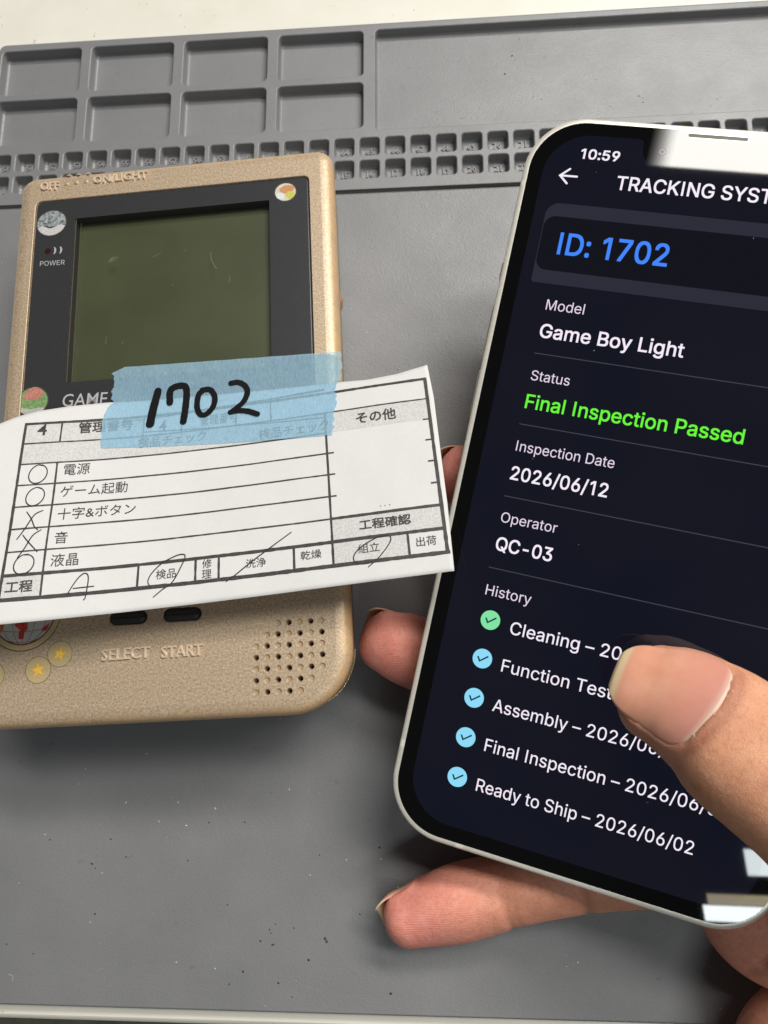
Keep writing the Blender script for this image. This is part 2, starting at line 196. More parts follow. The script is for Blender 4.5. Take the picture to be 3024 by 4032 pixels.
# outlines of the screen lettering (advance, loops) in thousandths of an em
GLY = {' ':(188,''),'-':(453,'337,244 337,188 114,188 114,244'),'/':(249,'235,533 71,-76 14,-76 178,533'),'0':(453,'227,-7 191,-3 158,7 130,24 105,48 85,77 69,113 57,155 50,202 48,254 50,306 57,353 69,395 85,431 106,461 130,484 159,502 191,512 227,516 262,512 295,502 323,484 348,461 368,431 384,395 396,353 403,306 405,254 403,202 396,155 384,113 368,77 348,48 323,24 295,7 263,-3|227,50 250,52 271,60 290,74 306,92 320,116 330,144 338,176 342,213 344,254 342,295 338,332 330,365 320,393 306,416 290,435 271,449 250,457 227,460 203,457 182,449 163,435 147,416 134,393 123,365 115,332 111,295 109,254 111,213 115,176 123,144 134,116 147,92 163,74 182,60 203,52'),'1':(400,'276,509 276,0 212,0 212,448 209,448 86,358 86,427 198,509'),'2':(453,'64,0 64,47 268,266 282,282 294,298 303,312 311,327 316,341 319,356 320,371 319,389 315,405 308,419 298,431 287,441 273,449 258,455 224,460 205,458 188,454 172,447 159,438 148,427 139,413 132,398 128,381 127,362 66,362 68,391 75,418 86,442 102,464 121,482 143,496 168,507 196,513 225,516 254,513 281,507 306,497 328,482 346,465 361,445 372,423 379,398 381,372 380,354 377,336 371,318 363,299 351,280 336,259 317,235 267,180 153,60 153,57 389,57 389,0'),'3':(453,'218,-7 188,-5 159,1 133,10 108,22 88,38 70,57 57,79 48,104 44,132 109,132 112,115 118,100 126,87 137,76 150,66 165,59 182,54 200,51 219,50 239,51 258,55 275,61 291,69 304,80 315,93 323,108 328,125 329,145 328,163 323,180 316,196 306,211 292,223 275,234 254,241 229,246 201,248 157,248 157,299 288,448 288,452 70,452 70,509 372,509 372,461 211,278 211,289 247,290 279,286 308,276 333,262 354,244 371,222 383,198 391,173 393,145 390,116 383,90 370,66 354,45 333,27 309,12 281,2 251,-5'),'5':(453,'221,-7 192,-5 165,1 140,11 118,25 99,41 83,60 71,82 63,105 60,130 122,130 125,115 130,102 138,89 148,78 160,68 173,60 188,54 204,51 221,50 241,51 259,56 276,64 291,75 304,89 314,104 322,122 326,141 328,162 326,183 321,203 314,221 303,237 290,251 275,262 257,270 238,275 218,277 201,276 184,273 167,268 152,262 139,255 128,246 67,253 96,509 366,509 366,452 151,452 134,301 136,301 148,311 178,325 194,330 212,333 229,334 252,332 274,328 294,321 313,311 330,299 345,285 358,269 370,251 379,231 386,210 390,187 391,163 388,132 381,102 369,76 352,52 332,32 309,15 282,3 253,-4'),'6':(453,'226,-7 196,-4 168,3 142,15 119,31 100,51 84,74 73,101 66,130 64,162 65,187 71,212 80,239 93,268 112,302 252,509 322,509 151,261 145,261 157,279 165,288 184,302 208,311 235,314 265,312 291,305 316,295 337,280 355,262 370,240 380,215 387,187 389,157 387,127 379,98 368,73 352,50 333,30 310,14 284,3 257,-4|226,48 245,50 263,55 279,63 293,73 304,86 314,101 322,119 326,137 327,157 326,178 322,196 314,213 304,228 293,241 279,251 263,259 245,264 226,265 207,264 190,259 174,252 160,241 148,229 138,214 131,197 126,179 125,158 126,138 131,119 138,102 148,86 160,73 174,63 190,55 207,50'),'7':(453,'97,0 323,448 323,452 62,452 62,509 391,509 391,449 165,0'),'9':(453,'226,516 256,513 285,506 310,494 333,478 352,458 368,434 380,408 387,378 389,347 387,322 382,296 373,270 359,240 340,207 315,168 200,0 130,0 301,248 307,248 302,238 295,229 287,221 268,207 257,202 245,198 232,195 218,195 188,197 161,203 137,214 116,229 98,247 83,269 72,294 66,321 64,352 66,382 73,411 85,436 101,459 120,479 143,494 168,506 196,513|226,460 207,459 190,454 174,446 160,435 148,423 138,407 131,390 127,372 125,352 127,331 131,313 138,295 148,280 160,268 174,257 190,250 207,245 226,243 245,245 263,249 279,257 293,267 305,280 314,295 322,312 326,330 327,350 326,371 322,390 314,407 305,422 293,435 279,446 263,454 245,459'),':':(188,'95,-4 83,-3 73,1 63,9 55,18 51,29 50,41 51,53 55,64 63,73 73,81 83,85 95,87 107,85 118,81 128,73 135,64 140,53 141,41 140,29 135,18 128,9 118,1 107,-3|95,271 83,272 73,277 63,284 55,294 51,304 50,316 51,328 55,339 63,349 73,356 83,360 95,362 107,360 118,356 128,349 135,339 140,328 141,316 140,304 135,294 128,284 118,277 107,272'),'A':(480,'16,0 201,509 276,509 463,0 395,0 272,346 232,478 245,478 213,371 191,302 85,0|110,142 110,199 370,199 370,142'),'B':(456,'60,0 60,509 241,509 274,507 304,501 329,491 350,477 367,461 381,442 390,421 396,398 398,374 397,353 393,336 387,320 378,307 368,295 356,286 343,278 315,267 315,262 331,260 347,254 363,245 378,234 391,220 402,203 411,184 416,161 418,136 416,111 410,88 400,67 386,48 368,31 344,18 317,8 284,2 247,0|125,57 245,57 281,60 309,67 330,80 344,96 353,115 355,137 354,153 350,169 342,184 333,197 320,209 306,218 289,225 269,229 248,231 125,231|125,285 238,285 273,290 288,296 302,304 314,314 323,326 330,340 335,355 336,372 333,393 326,412 313,429 294,442 270,449 240,452 125,452'),'C':(510,'267,-7 225,-3 186,7 150,25 119,49 92,79 70,115 53,157 44,203 40,254 44,305 53,352 70,393 92,429 119,459 150,484 186,501 225,512 267,516 317,511 340,504 362,496 383,485 402,471 419,456 435,438 448,418 459,397 467,373 473,348 408,348 404,365 389,395 380,407 369,418 357,428 344,437 330,444 300,453 267,456 237,453 209,445 184,432 161,414 141,391 125,364 113,332 106,295 103,254 106,213 113,177 125,145 141,117 161,94 184,76 210,63 237,56 267,53 300,56 330,65 344,72 369,90 380,102 389,114 397,128 404,144 408,160 473,160 467,135 459,112 448,91 435,71 420,53 402,38 383,24 363,13 341,5 317,-2 293,-6'),'D':(502,'219,0 96,0 96,57 215,57 254,60 288,68 318,81 343,99 363,122 379,149 390,181 397,216 399,255 397,294 390,329 379,361 364,388 344,410 320,428 291,441 258,449 221,452 93,452 93,509 225,509 273,505 315,495 353,478 385,455 412,426 433,391 449,351 458,306 462,255 458,205 449,159 433,119 411,83 384,54 351,31 312,14 268,3|125,509 125,0 60,0 60,509'),'E':(419,'60,0 60,509 372,509 372,452 125,452 125,286 355,286 355,229 125,229 125,57 375,57 375,0'),'F':(410,'60,0 60,509 369,509 369,452 125,452 125,278 346,278 346,221 125,221 125,0'),'G':(520,'269,-7 225,-3 185,7 149,25 118,49 91,79 69,116 53,157 43,203 40,254 43,305 53,352 69,393 91,429 117,459 149,484 184,501 223,512 265,516 291,514 316,510 340,504 363,494 384,483 403,469 421,453 436,436 449,416 460,395 468,373 474,349 408,349 402,365 387,393 378,406 368,417 344,436 330,443 300,453 265,456 236,453 209,445 183,432 160,414 141,392 125,364 113,332 106,295 103,254 106,213 113,177 125,145 141,117 161,95 184,76 210,63 238,56 269,53 296,55 322,61 345,71 365,85 382,102 396,123 407,147 413,173 415,202 434,199 283,199 283,256 478,256 478,200 475,160 466,124 451,91 431,62 406,38 377,19 344,5 308,-4'),'H':(517,'60,0 60,509 125,509 125,289 392,289 392,509 457,509 457,0 392,0 392,232 125,232 125,0'),'I':(236,'87,0 87,509 149,509 149,0'),'K':(467,'104,145 104,216 174,303 199,331 212,344 364,509 448,509 231,276 228,276|60,0 60,509 125,509 125,334 124,225 125,193 125,0|372,0 188,259 228,309 449,0'),'L':(393,'60,0 60,509 125,509 125,57 361,57 361,0'),'M':(628,'60,0 60,509 152,509 284,170 322,49 307,49 311,59 352,187 476,509 568,509 568,0 504,0 504,327 507,457 513,457 498,409 456,291 342,0 286,0 159,321 112,457 119,457 122,291 122,0'),'N':(523,'60,0 60,509 136,509 363,151 388,107 414,55 405,54 399,142 399,509 463,509 463,0 387,0 194,303 168,346 108,452 119,454 125,291 125,0'),'O':(533,'267,-7 225,-3 186,7 150,25 119,49 92,79 70,115 53,157 44,203 40,254 44,305 53,352 70,393 92,429 119,459 150,484 186,501 225,512 267,516 309,512 348,501 384,484 415,459 442,429 464,393 480,352 490,305 493,254 490,203 480,157 464,115 442,79 415,49 384,25 348,7 309,-3|267,53 296,55 324,63 349,76 372,94 392,116 408,144 420,176 428,213 430,254 428,295 420,332 408,365 392,392 372,415 349,433 324,446 296,453 267,456 237,453 210,445 184,433 161,415 142,392 125,364 113,332 106,295 103,254 106,213 113,176 125,144 142,117 161,94 184,76 210,63 237,55'),'P':(445,'60,0 60,509 235,509 272,506 305,499 332,487 356,471 375,452 390,430 400,404 407,377 409,348 407,318 400,291 390,265 375,243 356,223 332,207 305,195 272,188 235,186 109,186 109,242 233,242 257,244 279,248 297,256 312,266 324,279 333,294 339,310 343,328 344,348 343,367 339,385 333,402 324,416 312,428 297,439 279,446 257,451 232,452 125,452 125,0'),'Q':(533,'245,159 313,159 468,-48 401,-48 346,27|267,-7 225,-3 186,7 150,25 119,49 92,79 70,115 53,157 44,203 40,254 44,305 53,352 70,393 92,429 119,459 150,484 186,501 225,512 267,516 309,512 348,501 384,484 415,459 442,429 464,393 480,352 490,305 493,254 490,203 480,157 464,115 442,79 415,49 384,25 348,7 309,-3|267,53 296,55 324,63 349,76 372,94 392,116 408,144 420,176 428,213 430,254 428,295 420,332 408,365 392,392 372,415 349,433 324,446 296,453 267,456 237,453 210,445 184,433 161,415 142,392 125,364 113,332 106,295 103,254 106,213 113,176 125,144 142,117 161,94 184,76 210,63 237,55'),'R':(449,'60,0 60,509 236,509 273,506 305,500 333,489 356,473 376,455 390,433 401,408 407,381 409,352 407,323 401,296 390,271 376,250 356,232 333,217 305,206 273,200 236,198 96,198 96,255 234,255 258,256 280,260 298,267 313,276 325,287 334,300 340,316 344,333 345,352 344,371 340,389 334,405 325,419 313,430 298,440 279,446 258,451 233,452 125,452 125,0|353,0 230,229 303,229 428,0'),'S':(447,'224,-9 188,-7 156,-1 128,9 102,23 81,40 64,60 51,83 42,109 38,137 104,137 108,118 114,102 123,88 136,76 150,66 166,59 185,53 204,50 224,49 246,50 267,54 286,60 303,69 317,79 329,92 338,106 344,122 346,139 344,154 340,168 332,179 322,189 296,205 263,217 184,239 145,253 112,269 86,289 67,313 56,341 52,372 54,400 62,425 75,448 92,468 113,484 138,498 165,508 195,514 227,516 259,514 289,508 316,498 340,484 360,468 377,449 390,427 398,403 401,378 337,378 332,402 320,421 302,437 280,449 254,456 225,459 204,457 185,454 167,448 152,440 139,430 129,418 121,405 117,391 115,376 117,359 122,345 131,334 142,324 155,315 169,308 198,297 295,270 312,264 344,248 359,238 372,226 384,213 395,198 402,180 407,161 408,139 406,112 399,87 386,64 370,43 349,25 323,11 294,0 261,-7'),'T':(449,'32,452 32,509 417,509 417,452 257,452 257,0 193,0 193,452'),'W':(686,'155,0 16,509 82,509 172,162 187,94 197,40 189,40 215,162 306,509 380,509 494,58 497,40 488,40 510,145 603,509 670,509 530,0 455,0 362,345 351,391 336,475 350,475 330,371 318,323 230,0'),'Y':(472,'203,0 203,208 16,509 91,509 203,327 231,274 250,230 224,230 242,275 260,310 381,509 455,509 268,208 268,0'),'a':(389,'160,-9 137,-7 115,-3 94,5 76,15 60,29 48,45 38,63 32,84 30,108 32,128 36,146 43,161 53,174 64,184 78,193 92,200 108,206 125,211 200,223 257,231 265,235 271,240 274,246 276,257 275,272 272,285 267,297 260,307 251,315 240,322 227,327 212,330 196,331 178,330 163,327 149,322 137,316 127,309 118,301 110,292 104,283 100,274 41,291 51,313 64,331 79,346 95,358 114,368 133,375 153,380 173,383 208,384 239,379 255,375 271,369 286,360 300,350 312,336 322,320 330,301 335,278 337,251 337,0 277,0 277,52 272,52 267,43 252,25 242,16 229,8 215,1 199,-4 181,-7|170,45 192,47 211,51 228,59 242,68 254,80 263,93 270,108 274,122 276,138 276,190 267,184 221,174 161,166 147,163 134,159 112,147 103,139 97,130 93,118 92,105 93,93 96,82 102,72 109,64 119,57 130,52 142,48'),'b':(424,'229,-8 208,-7 189,-3 172,4 159,12 147,21 123,50 118,59 112,59 112,0 53,0 53,509 114,509 114,319 118,319 137,346 158,364 171,373 188,379 207,383 229,384 259,382 287,374 313,361 335,342 354,320 370,293 381,261 388,227 390,189 388,151 381,116 370,84 355,57 336,34 313,16 288,3 260,-6|220,47 242,49 262,55 279,66 294,80 306,97 316,117 323,139 327,163 328,189 327,215 323,239 316,261 307,281 295,298 280,311 262,322 243,328 220,330 198,328 178,322 161,312 147,299 134,282 125,263 118,241 114,216 113,189 114,162 118,138 125,115 135,95 147,78 162,65 179,55 198,49'),'c':(396,'207,-8 174,-5 144,3 117,16 93,35 72,58 56,85 44,116 37,150 34,187 37,225 44,260 56,291 72,318 93,341 117,360 144,374 174,382 207,384 226,384 260,377 276,371 291,364 305,356 318,346 330,335 340,322 349,308 356,293 362,277 303,262 300,272 290,289 278,304 270,311 252,321 242,325 231,328 207,330 184,328 163,321 145,310 130,296 118,278 108,258 102,236 98,212 96,187 98,163 102,139 108,117 118,97 130,80 145,66 163,55 184,49 207,46 232,49 253,55 271,66 279,73 292,89 301,107 304,117 363,102 350,70 341,56 331,43 306,21 292,12 277,5 261,-1 244,-5'),'d':(424,'195,-8 165,-6 137,3 111,16 89,34 70,57 55,84 43,116 36,151 34,189 36,227 43,261 55,293 70,320 89,342 112,361 137,374 165,382 196,384 218,383 237,379 253,373 267,364 278,355 287,346 306,319 311,319 311,509 372,509 372,0 313,0 313,59 307,59 295,41 287,31 277,21 266,12 252,4 236,-3 217,-7|205,47 226,49 246,55 263,65 278,78 290,95 299,115 306,138 310,162 312,189 310,216 306,241 300,263 290,282 278,299 263,312 246,322 227,328 205,330 182,328 162,322 145,311 130,298 118,281 108,261 102,239 98,215 96,189 98,163 102,139 109,117 118,97 130,80 145,66 162,55 182,49'),'e':(404,'212,-8 177,-5 145,3 117,16 92,35 72,58 56,85 44,116 37,150 34,187 36,224 44,258 55,290 71,317 91,340 115,359 142,373 172,382 205,384 226,383 246,380 266,374 285,366 303,355 319,341 334,324 347,305 357,282 365,256 370,227 371,169 75,169 75,221 338,221 310,202 308,226 304,248 298,269 288,286 277,301 263,314 246,323 227,328 205,330 183,328 164,323 146,313 131,301 119,286 109,270 102,251 97,231 96,211 96,178 98,151 102,127 110,106 121,88 135,73 151,61 169,53 190,48 212,46 241,49 254,53 265,58 276,65 294,82 306,105 365,91 358,72 348,55 335,39 320,26 302,14 283,4 261,-3 237,-7'),'g':(425,'207,-151 180,-149 156,-146 134,-140 114,-132 97,-122 82,-110 59,-84 51,-69 101,-41 122,-66 131,-74 142,-82 154,-88 169,-93 187,-96 207,-97 236,-95 261,-87 282,-75 298,-58 308,-34 311,-6 311,68 306,68 287,41 266,23 252,16 236,10 217,6 195,5 165,7 138,14 113,27 90,43 71,65 55,90 43,120 36,154 34,191 36,229 43,263 55,293 71,320 90,342 112,361 138,374 166,382 196,384 218,383 237,379 253,373 267,365 279,356 296,336 308,319 313,319 313,379 372,379 372,-9 370,-40 363,-67 350,-90 334,-109 314,-124 291,-136 265,-144 237,-149|205,59 227,61 246,66 264,75 278,87 290,103 300,121 307,142 311,166 312,193 311,219 307,242 300,264 291,283 279,299 264,312 247,322 227,328 205,330 182,328 163,322 145,312 130,298 118,282 109,262 102,241 98,218 96,193 98,167 102,144 109,123 118,104 131,88 145,76 163,66 183,61'),'h':(410,'114,227 114,0 53,0 53,509 114,509 114,287 102,287 116,319 132,344 152,362 175,374 200,382 227,384 252,383 275,377 295,369 313,356 328,340 341,321 350,298 355,271 357,240 357,0 296,0 296,235 293,263 286,286 273,304 256,318 235,326 210,329 192,328 176,324 161,317 147,308 136,297 126,283 119,266 115,248'),'i':(167,'53,0 53,379 114,379 114,0|84,443 73,444 63,448 54,455 47,463 43,472 41,483 43,494 47,504 54,512 63,518 73,522 84,524 95,522 105,518 114,512 121,504 125,494 126,483 125,472 121,463 114,455 105,448 95,444'),'l':(177,'58,0 58,509 119,509 119,0'),'m':(610,'53,0 53,379 112,379 112,295 108,295 114,314 122,331 132,346 144,358 158,368 172,376 187,382 203,385 219,386 245,383 268,375 287,361 303,342 314,320 321,295 312,295 318,312 326,329 337,343 350,356 364,366 381,375 398,381 417,385 437,386 458,385 478,380 497,372 514,361 529,346 541,328 550,307 555,283 557,255 557,0 496,0 496,254 493,279 485,298 473,313 456,323 438,329 419,330 402,329 387,326 374,320 363,312 353,302 345,290 340,277 336,263 335,247 335,0 274,0 274,260 272,280 265,297 253,311 238,322 220,328 199,330 185,329 171,326 158,320 145,312 135,302 126,289 119,274 115,257 114,238 114,0'),'n':(410,'114,227 114,0 53,0 53,379 112,379 112,287 102,287 116,319 132,344 152,362 175,374 200,382 227,384 252,383 275,377 295,369 313,356 328,340 341,321 350,298 355,271 357,240 357,0 296,0 296,235 293,263 286,286 273,304 256,318 235,326 210,329 192,328 176,324 161,317 147,308 136,297 126,283 119,266 115,248'),'o':(415,'207,-8 174,-5 144,3 117,16 93,35 72,58 56,85 44,116 37,150 34,187 37,225 44,260 56,291 72,318 93,341 117,360 144,374 174,382 207,384 241,382 271,374 299,360 323,341 343,318 359,291 371,260 379,225 381,187 379,150 371,116 359,85 343,58 323,35 299,16 271,3 241,-5|207,46 231,49 252,55 270,66 285,80 298,97 307,117 314,139 318,163 319,187 318,212 314,236 307,258 298,278 285,296 270,310 252,321 231,328 207,330 184,328 163,321 145,310 130,296 118,278 108,258 102,236 98,212 96,187 98,163 102,139 108,117 118,97 130,80 145,66 163,55 184,49'),'p':(424,'53,-143 53,379 112,379 112,319 118,319 137,346 158,364 171,373 188,379 207,383 229,384 259,382 287,374 313,361 335,342 354,320 370,293 381,261 388,227 390,189 388,151 381,116 370,84 355,57 336,34 313,16 288,3 260,-6 229,-8 208,-7 189,-3 173,4 159,12 147,21 130,41 118,59 114,59 114,-143|220,47 242,49 262,55 279,66 294,80 306,97 316,117 323,139 327,163 328,189 327,215 323,239 316,261 307,281 295,298 280,311 262,322 243,328 220,330 198,328 178,322 161,312 147,299 134,282 125,263 118,241 114,216 113,189 114,162 118,138 125,115 135,95 147,78 162,65 179,55 198,49'),'r':(259,'53,0 53,379 112,379 112,321 115,321 124,339 137,354 152,367 171,377 191,383 223,385 243,384 243,322 236,324 207,326 174,321 159,315 146,306 135,296 126,284 119,269 115,254 114,237 114,0'),'s':(365,'182,-8 157,-7 133,-3 112,3 93,12 76,24 62,38 50,54 41,73 36,94 94,107 101,87 111,72 124,60 141,52 160,47 181,45 206,47 227,53 244,62 258,74 265,88 268,103 266,115 262,126 254,136 243,144 229,150 212,155 149,170 118,180 92,192 72,208 58,227 50,249 47,274 49,295 55,314 65,332 79,347 95,360 115,370 137,378 161,383 187,384 212,383 234,379 254,372 271,363 286,352 299,339 309,324 318,308 324,290 268,277 262,291 254,304 243,316 228,325 210,331 187,333 166,331 147,326 131,317 119,305 111,292 109,277 110,264 115,253 124,243 136,235 152,229 172,223 229,209 261,200 287,187 306,171 320,153 328,131 331,107 329,85 323,65 312,47 298,31 281,18 260,6 236,-2 210,-7'),'t':(227,'204,379 204,327 6,327 6,379|65,471 126,471 126,98 127,83 130,70 136,61 144,55 156,51 180,50 202,54 213,2 200,-2 168,-4 138,-1 113,7 92,21 77,41 68,64 65,93'),'u':(410,'182,-5 158,-3 135,2 115,11 97,23 82,39 69,59 60,82 54,109 53,139 53,379 114,379 114,144 116,117 124,94 137,75 154,61 175,53 200,50 218,51 234,55 249,62 263,71 274,83 283,97 290,113 295,132 296,153 296,379 357,379 357,0 298,0 298,92 307,92 294,60 277,35 257,17 234,5 209,-3'),'y':(389,'47,-139 61,-86 94,-90 104,-89 113,-86 122,-81 130,-74 138,-64 145,-51 163,-1 17,379 84,379 173,132 187,87 199,42 206,21 184,21 209,110 224,155 305,379 371,379 204,-58 196,-77 187,-93 177,-107 165,-119 153,-128 139,-136 125,-141 109,-144 82,-145 57,-142'),'–':(350,'350,244 350,188 0,188 0,244'),}
def sans_geo(s, offset=0.0):
    V = []; F = []; x = 0.0
    for ch in s:
        adv, dat = GLY[ch]
        if dat:
            loops = [[tuple(float(k) / 1000 for k in p.split(',')) for p in l.split(' ')] for l in dat.split('|')]
            pv = []; pe = []
            for l in loops:
                k0 = len(pv); pv += [Vector(p) for p in l]; pe.append(list(range(k0, k0 + len(l))))
            ee = [(l[i - 1], l[i]) for l in pe for i in range(len(l))]
            ov, oe, of_, _a, _b, _c = delaunay_2d_cdt(pv, ee, [], 0, 1e-6)
            def inside(f):
                cx = sum(ov[i].x for i in f) / len(f); cy = sum(ov[i].y for i in f) / len(f); k = 0
                for l in loops:
                    for (x1, y1), (x2, y2) in zip(l, l[1:] + l[:1]):
                        if (y1 > cy) != (y2 > cy) and cx < (x2 - x1) * (cy - y1) / (y2 - y1) + x1: k += 1 if y2 > y1 else -1
                return k != 0
            of_ = [f for f in of_ if inside(f)]
            b_ = len(V); V += [(p[0] + x, p[1], 0.0) for p in ov]; F += [[b_ + i for i in f] for f in of_]
        x += adv / 1000
    if offset > 0:   # heavier weight: overprints a hair apart
        V0, F0 = list(V), list(F); F = list(F)
        for q, (a, b2) in enumerate(((1, 1), (1, -1), (-1, 1), (-1, -1))):
            b_ = len(V); V += [(p[0] + a * offset, p[1] + b2 * offset, .0006 * (q + 1)) for p in V0]; F += [[b_ + i for i in f] for f in F0]
    return np.array(V), F
SCAP = sans_geo('H')[0][:, 1].max()
def fit_sans(s, x0, y0, x1, cap, offset=0.0, y1=None):
    v, f = sans_geo(s, offset); sx = (x1 - x0) / (v[:, 0].max() - v[:, 0].min()); sy = cap / SCAP
    o = np.zeros((len(v), 3)); o[:, 0] = x0 + (v[:, 0] - v[:, 0].min()) * sx; o[:, 1] = y0 + v[:, 1] * sy; o[:, 2] = v[:, 2] * sy
    if y1 is not None: o[:, 1] += (o[:, 0] - x0) / (x1 - x0) * (y1 - y0)
    return o, f

# ------------------------------------------------------------------ material helpers
def new_mat(name):
    m = bpy.data.materials.new(name); m.use_nodes = True
    nt = m.node_tree; b = nt.nodes['Principled BSDF']
    return m, nt, b
def P(b, **k):
    names = dict(color='Base Color', rough='Roughness', metal='Metallic', spec='Specular IOR Level', sss='Subsurface Weight', sssr='Subsurface Radius',
                 ssss='Subsurface Scale', em='Emission Color', ems='Emission Strength', coat='Coat Weight', coatr='Coat Roughness', ior='IOR', alpha='Alpha', trans='Transmission Weight', sheen='Sheen Weight')
    for kk, v in k.items():
        b.inputs[names[kk]].default_value = (*v, 1) if isinstance(v, tuple) and len(v) == 3 and kk != 'sssr' else v
def simple(name, color, rough=.5, **k):
    m, nt, b = new_mat(name); P(b, color=color, rough=rough, **k); return m
def N(nt, t, **k):
    n = nt.nodes.new(t)
    for kk, v in k.items(): setattr(n, kk, v)
    return n
def coords(nt, scale=1000.0):
    """object coordinates in millimetres"""
    tc = N(nt, 'ShaderNodeTexCoord'); mp = N(nt, 'ShaderNodeVectorMath', operation='SCALE'); mp.inputs['Scale'].default_value = scale
    nt.links.new(tc.outputs['Object'], mp.inputs[0]); return mp.outputs[0]
def noise(nt, vec, scale, detail=3, rough=.55, dist=0.0):
    n = N(nt, 'ShaderNodeTexNoise'); n.inputs['Scale'].default_value = scale; n.inputs['Detail'].default_value = detail
    n.inputs['Roughness'].default_value = rough; n.inputs['Distortion'].default_value = dist
    nt.links.new(vec, n.inputs['Vector']); return n.outputs['Fac']
def ramp(nt, fac, stops):
    r = N(nt, 'ShaderNodeValToRGB'); el = r.color_ramp.elements
    while len(el) < len(stops): el.new(.5)
    for e, (p, c) in zip(el, stops): e.position = p; e.color = (*c, 1) if len(c) == 3 else c
    nt.links.new(fac, r.inputs[0]); return r.outputs[0]
def mix(nt, fac, a, b_, mode='MIX'):
    n = N(nt, 'ShaderNodeMix', data_type='RGBA', blend_type=mode)
    for sock, v in ((n.inputs['Factor'], fac), (n.inputs['A'], a), (n.inputs['B'], b_)):
        if hasattr(v, 'is_linked'): nt.links.new(v, sock)
        elif isinstance(v, (int, float)): sock.default_value = v
        else: sock.default_value = (*v, 1)
    return n.outputs['Result']
def bump(nt, b, height, strength, dist=0.0002):
    n = N(nt, 'ShaderNodeBump'); n.inputs['Strength'].default_value = strength; n.inputs['Distance'].default_value = dist
    nt.links.new(height, n.inputs['Height'])
    nt.links.new(n.outputs['Normal'], b.inputs['Normal']); return n
def addv(nt, a, b_, op='ADD'):
    n = N(nt, 'ShaderNodeMath', operation=op)
    for i, v in enumerate((a, b_)):
        if hasattr(v, 'is_linked'): nt.links.new(v, n.inputs[i])
        else: n.inputs[i].default_value = v
    return n.outputs[0]
def attr(nt, name):
    n = N(nt, 'ShaderNodeAttribute', attribute_name=name); return n.outputs['Fac']
G = lambda v: (v, v, v)

# ---- table
m_table, nt, b = new_mat('white_laminate'); vec = coords(nt)
c1 = ramp(nt, noise(nt, vec, .06, 4), [(.3, (.70, .675, .595)), (.7, (.76, .735, .66))])
sp = ramp(nt, noise(nt, vec, .55, 2), [(.72, G(1)), (.78, (.62, .56, .45))])
nt.links.new(mix(nt, 1.0, c1, sp, 'MULTIPLY'), b.inputs['Base Color']); P(b, rough=.45); bump(nt, b, noise(nt, vec, 1.5, 3), .12)
# ---- silicone mat
m_mat, nt, b = new_mat('grey_silicone'); vec = coords(nt)
c1 = ramp(nt, noise(nt, vec, .035, 5), [(.3, (.180, .180, .188)), (.7, (.212, .212, .220))])
dust = ramp(nt, noise(nt, vec, .9, 5, .7), [(.60, G(0)), (.75, G(1))])
area_ = ramp(nt, noise(nt, vec, .05, 3), [(.45, G(0)), (.62, G(1))])
dm = mix(nt, 1.0, dust, area_, 'MULTIPLY')
c2 = mix(nt, dm, c1, (.25, .25, .245))
st = ramp(nt, noise(nt, vec, .22, 4, .6), [(.69, G(0)), (.78, G(.7))])
c3 = mix(nt, st, c2, (.09, .088, .088))
fl = ramp(nt, noise(nt, vec, 1.9, 2, .5), [(.76, G(0)), (.80, G(1))])
c4 = mix(nt, mix(nt, 1.0, fl, area_, 'MULTIPLY'), c3, (.5, .5, .48))
nt.links.new(c4, b.inputs['Base Color']); P(b, rough=.50, spec=.75)
nt.links.new(ramp(nt, noise(nt, vec, .08, 4), [(.3, G(.40)), (.7, G(.50))]), b.inputs['Roughness'])
bump(nt, b, addv(nt, noise(nt, vec, 2.6, 4, .6), addv(nt, noise(nt, vec, .5, 3), .4, 'MULTIPLY')), .42, .00022)
# ---- gold shell
m_gold, nt, b = new_mat('gold_paint'); vec = coords(nt)
fl = noise(nt, vec, 2.3, 3, .7); f2 = noise(nt, vec, 1.4, 4, .65)
c1 = ramp(nt, fl, [(.32, (.33, .24, .155)), (.5, (.51, .39, .27)), (.68, (.66, .535, .40))])
c2 = mix(nt, ramp(nt, f2, [(.50, G(0)), (.72, G(.6))]), c1, (.36, .25, .145))
edge = addv(nt, attr(nt, 'edge'), ramp(nt, noise(nt, vec, .25, 3), [(.25, G(.25)), (.7, G(1))]), 'MULTIPLY')
c3 = mix(nt, addv(nt, edge, .95, 'MULTIPLY'), c2, (.72, .45, .21))
dk = ramp(nt, noise(nt, vec, .9, 5, .75), [(.66, G(0)), (.73, G(.75))])
c4 = mix(nt, dk, c3, (.16, .10, .05))
nt.links.new(c4, b.inputs['Base Color']); P(b, rough=.44, metal=.28, spec=.5, coat=.15, coatr=.25)
bump(nt, b, addv(nt, noise(nt, vec, 3.2, 3, .65), addv(nt, noise(nt, vec, .7, 3), .25, 'MULTIPLY')), .38, .00014)
m_lit_gold = simple('lit_gold', (.76, .61, .46), .34, metal=.3)  # paler gold paints in the lit edges of the raised letters
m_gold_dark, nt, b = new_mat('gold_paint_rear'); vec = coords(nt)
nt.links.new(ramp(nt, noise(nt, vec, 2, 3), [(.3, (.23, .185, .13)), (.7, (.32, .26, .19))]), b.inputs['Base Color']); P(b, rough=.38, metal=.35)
m_hole_shade = simple('hole_shade', (.012, .011, .01), .8)  # black floor stands in for the shade inside the speaker holes
m_dimple = simple('dimple_gold', (.40, .29, .17), .5, metal=.2)
m_gold_line = simple('bright_gold_line', (.85, .66, .38), .25, metal=.9)  # bright colour carries the glints of the seam and window edge
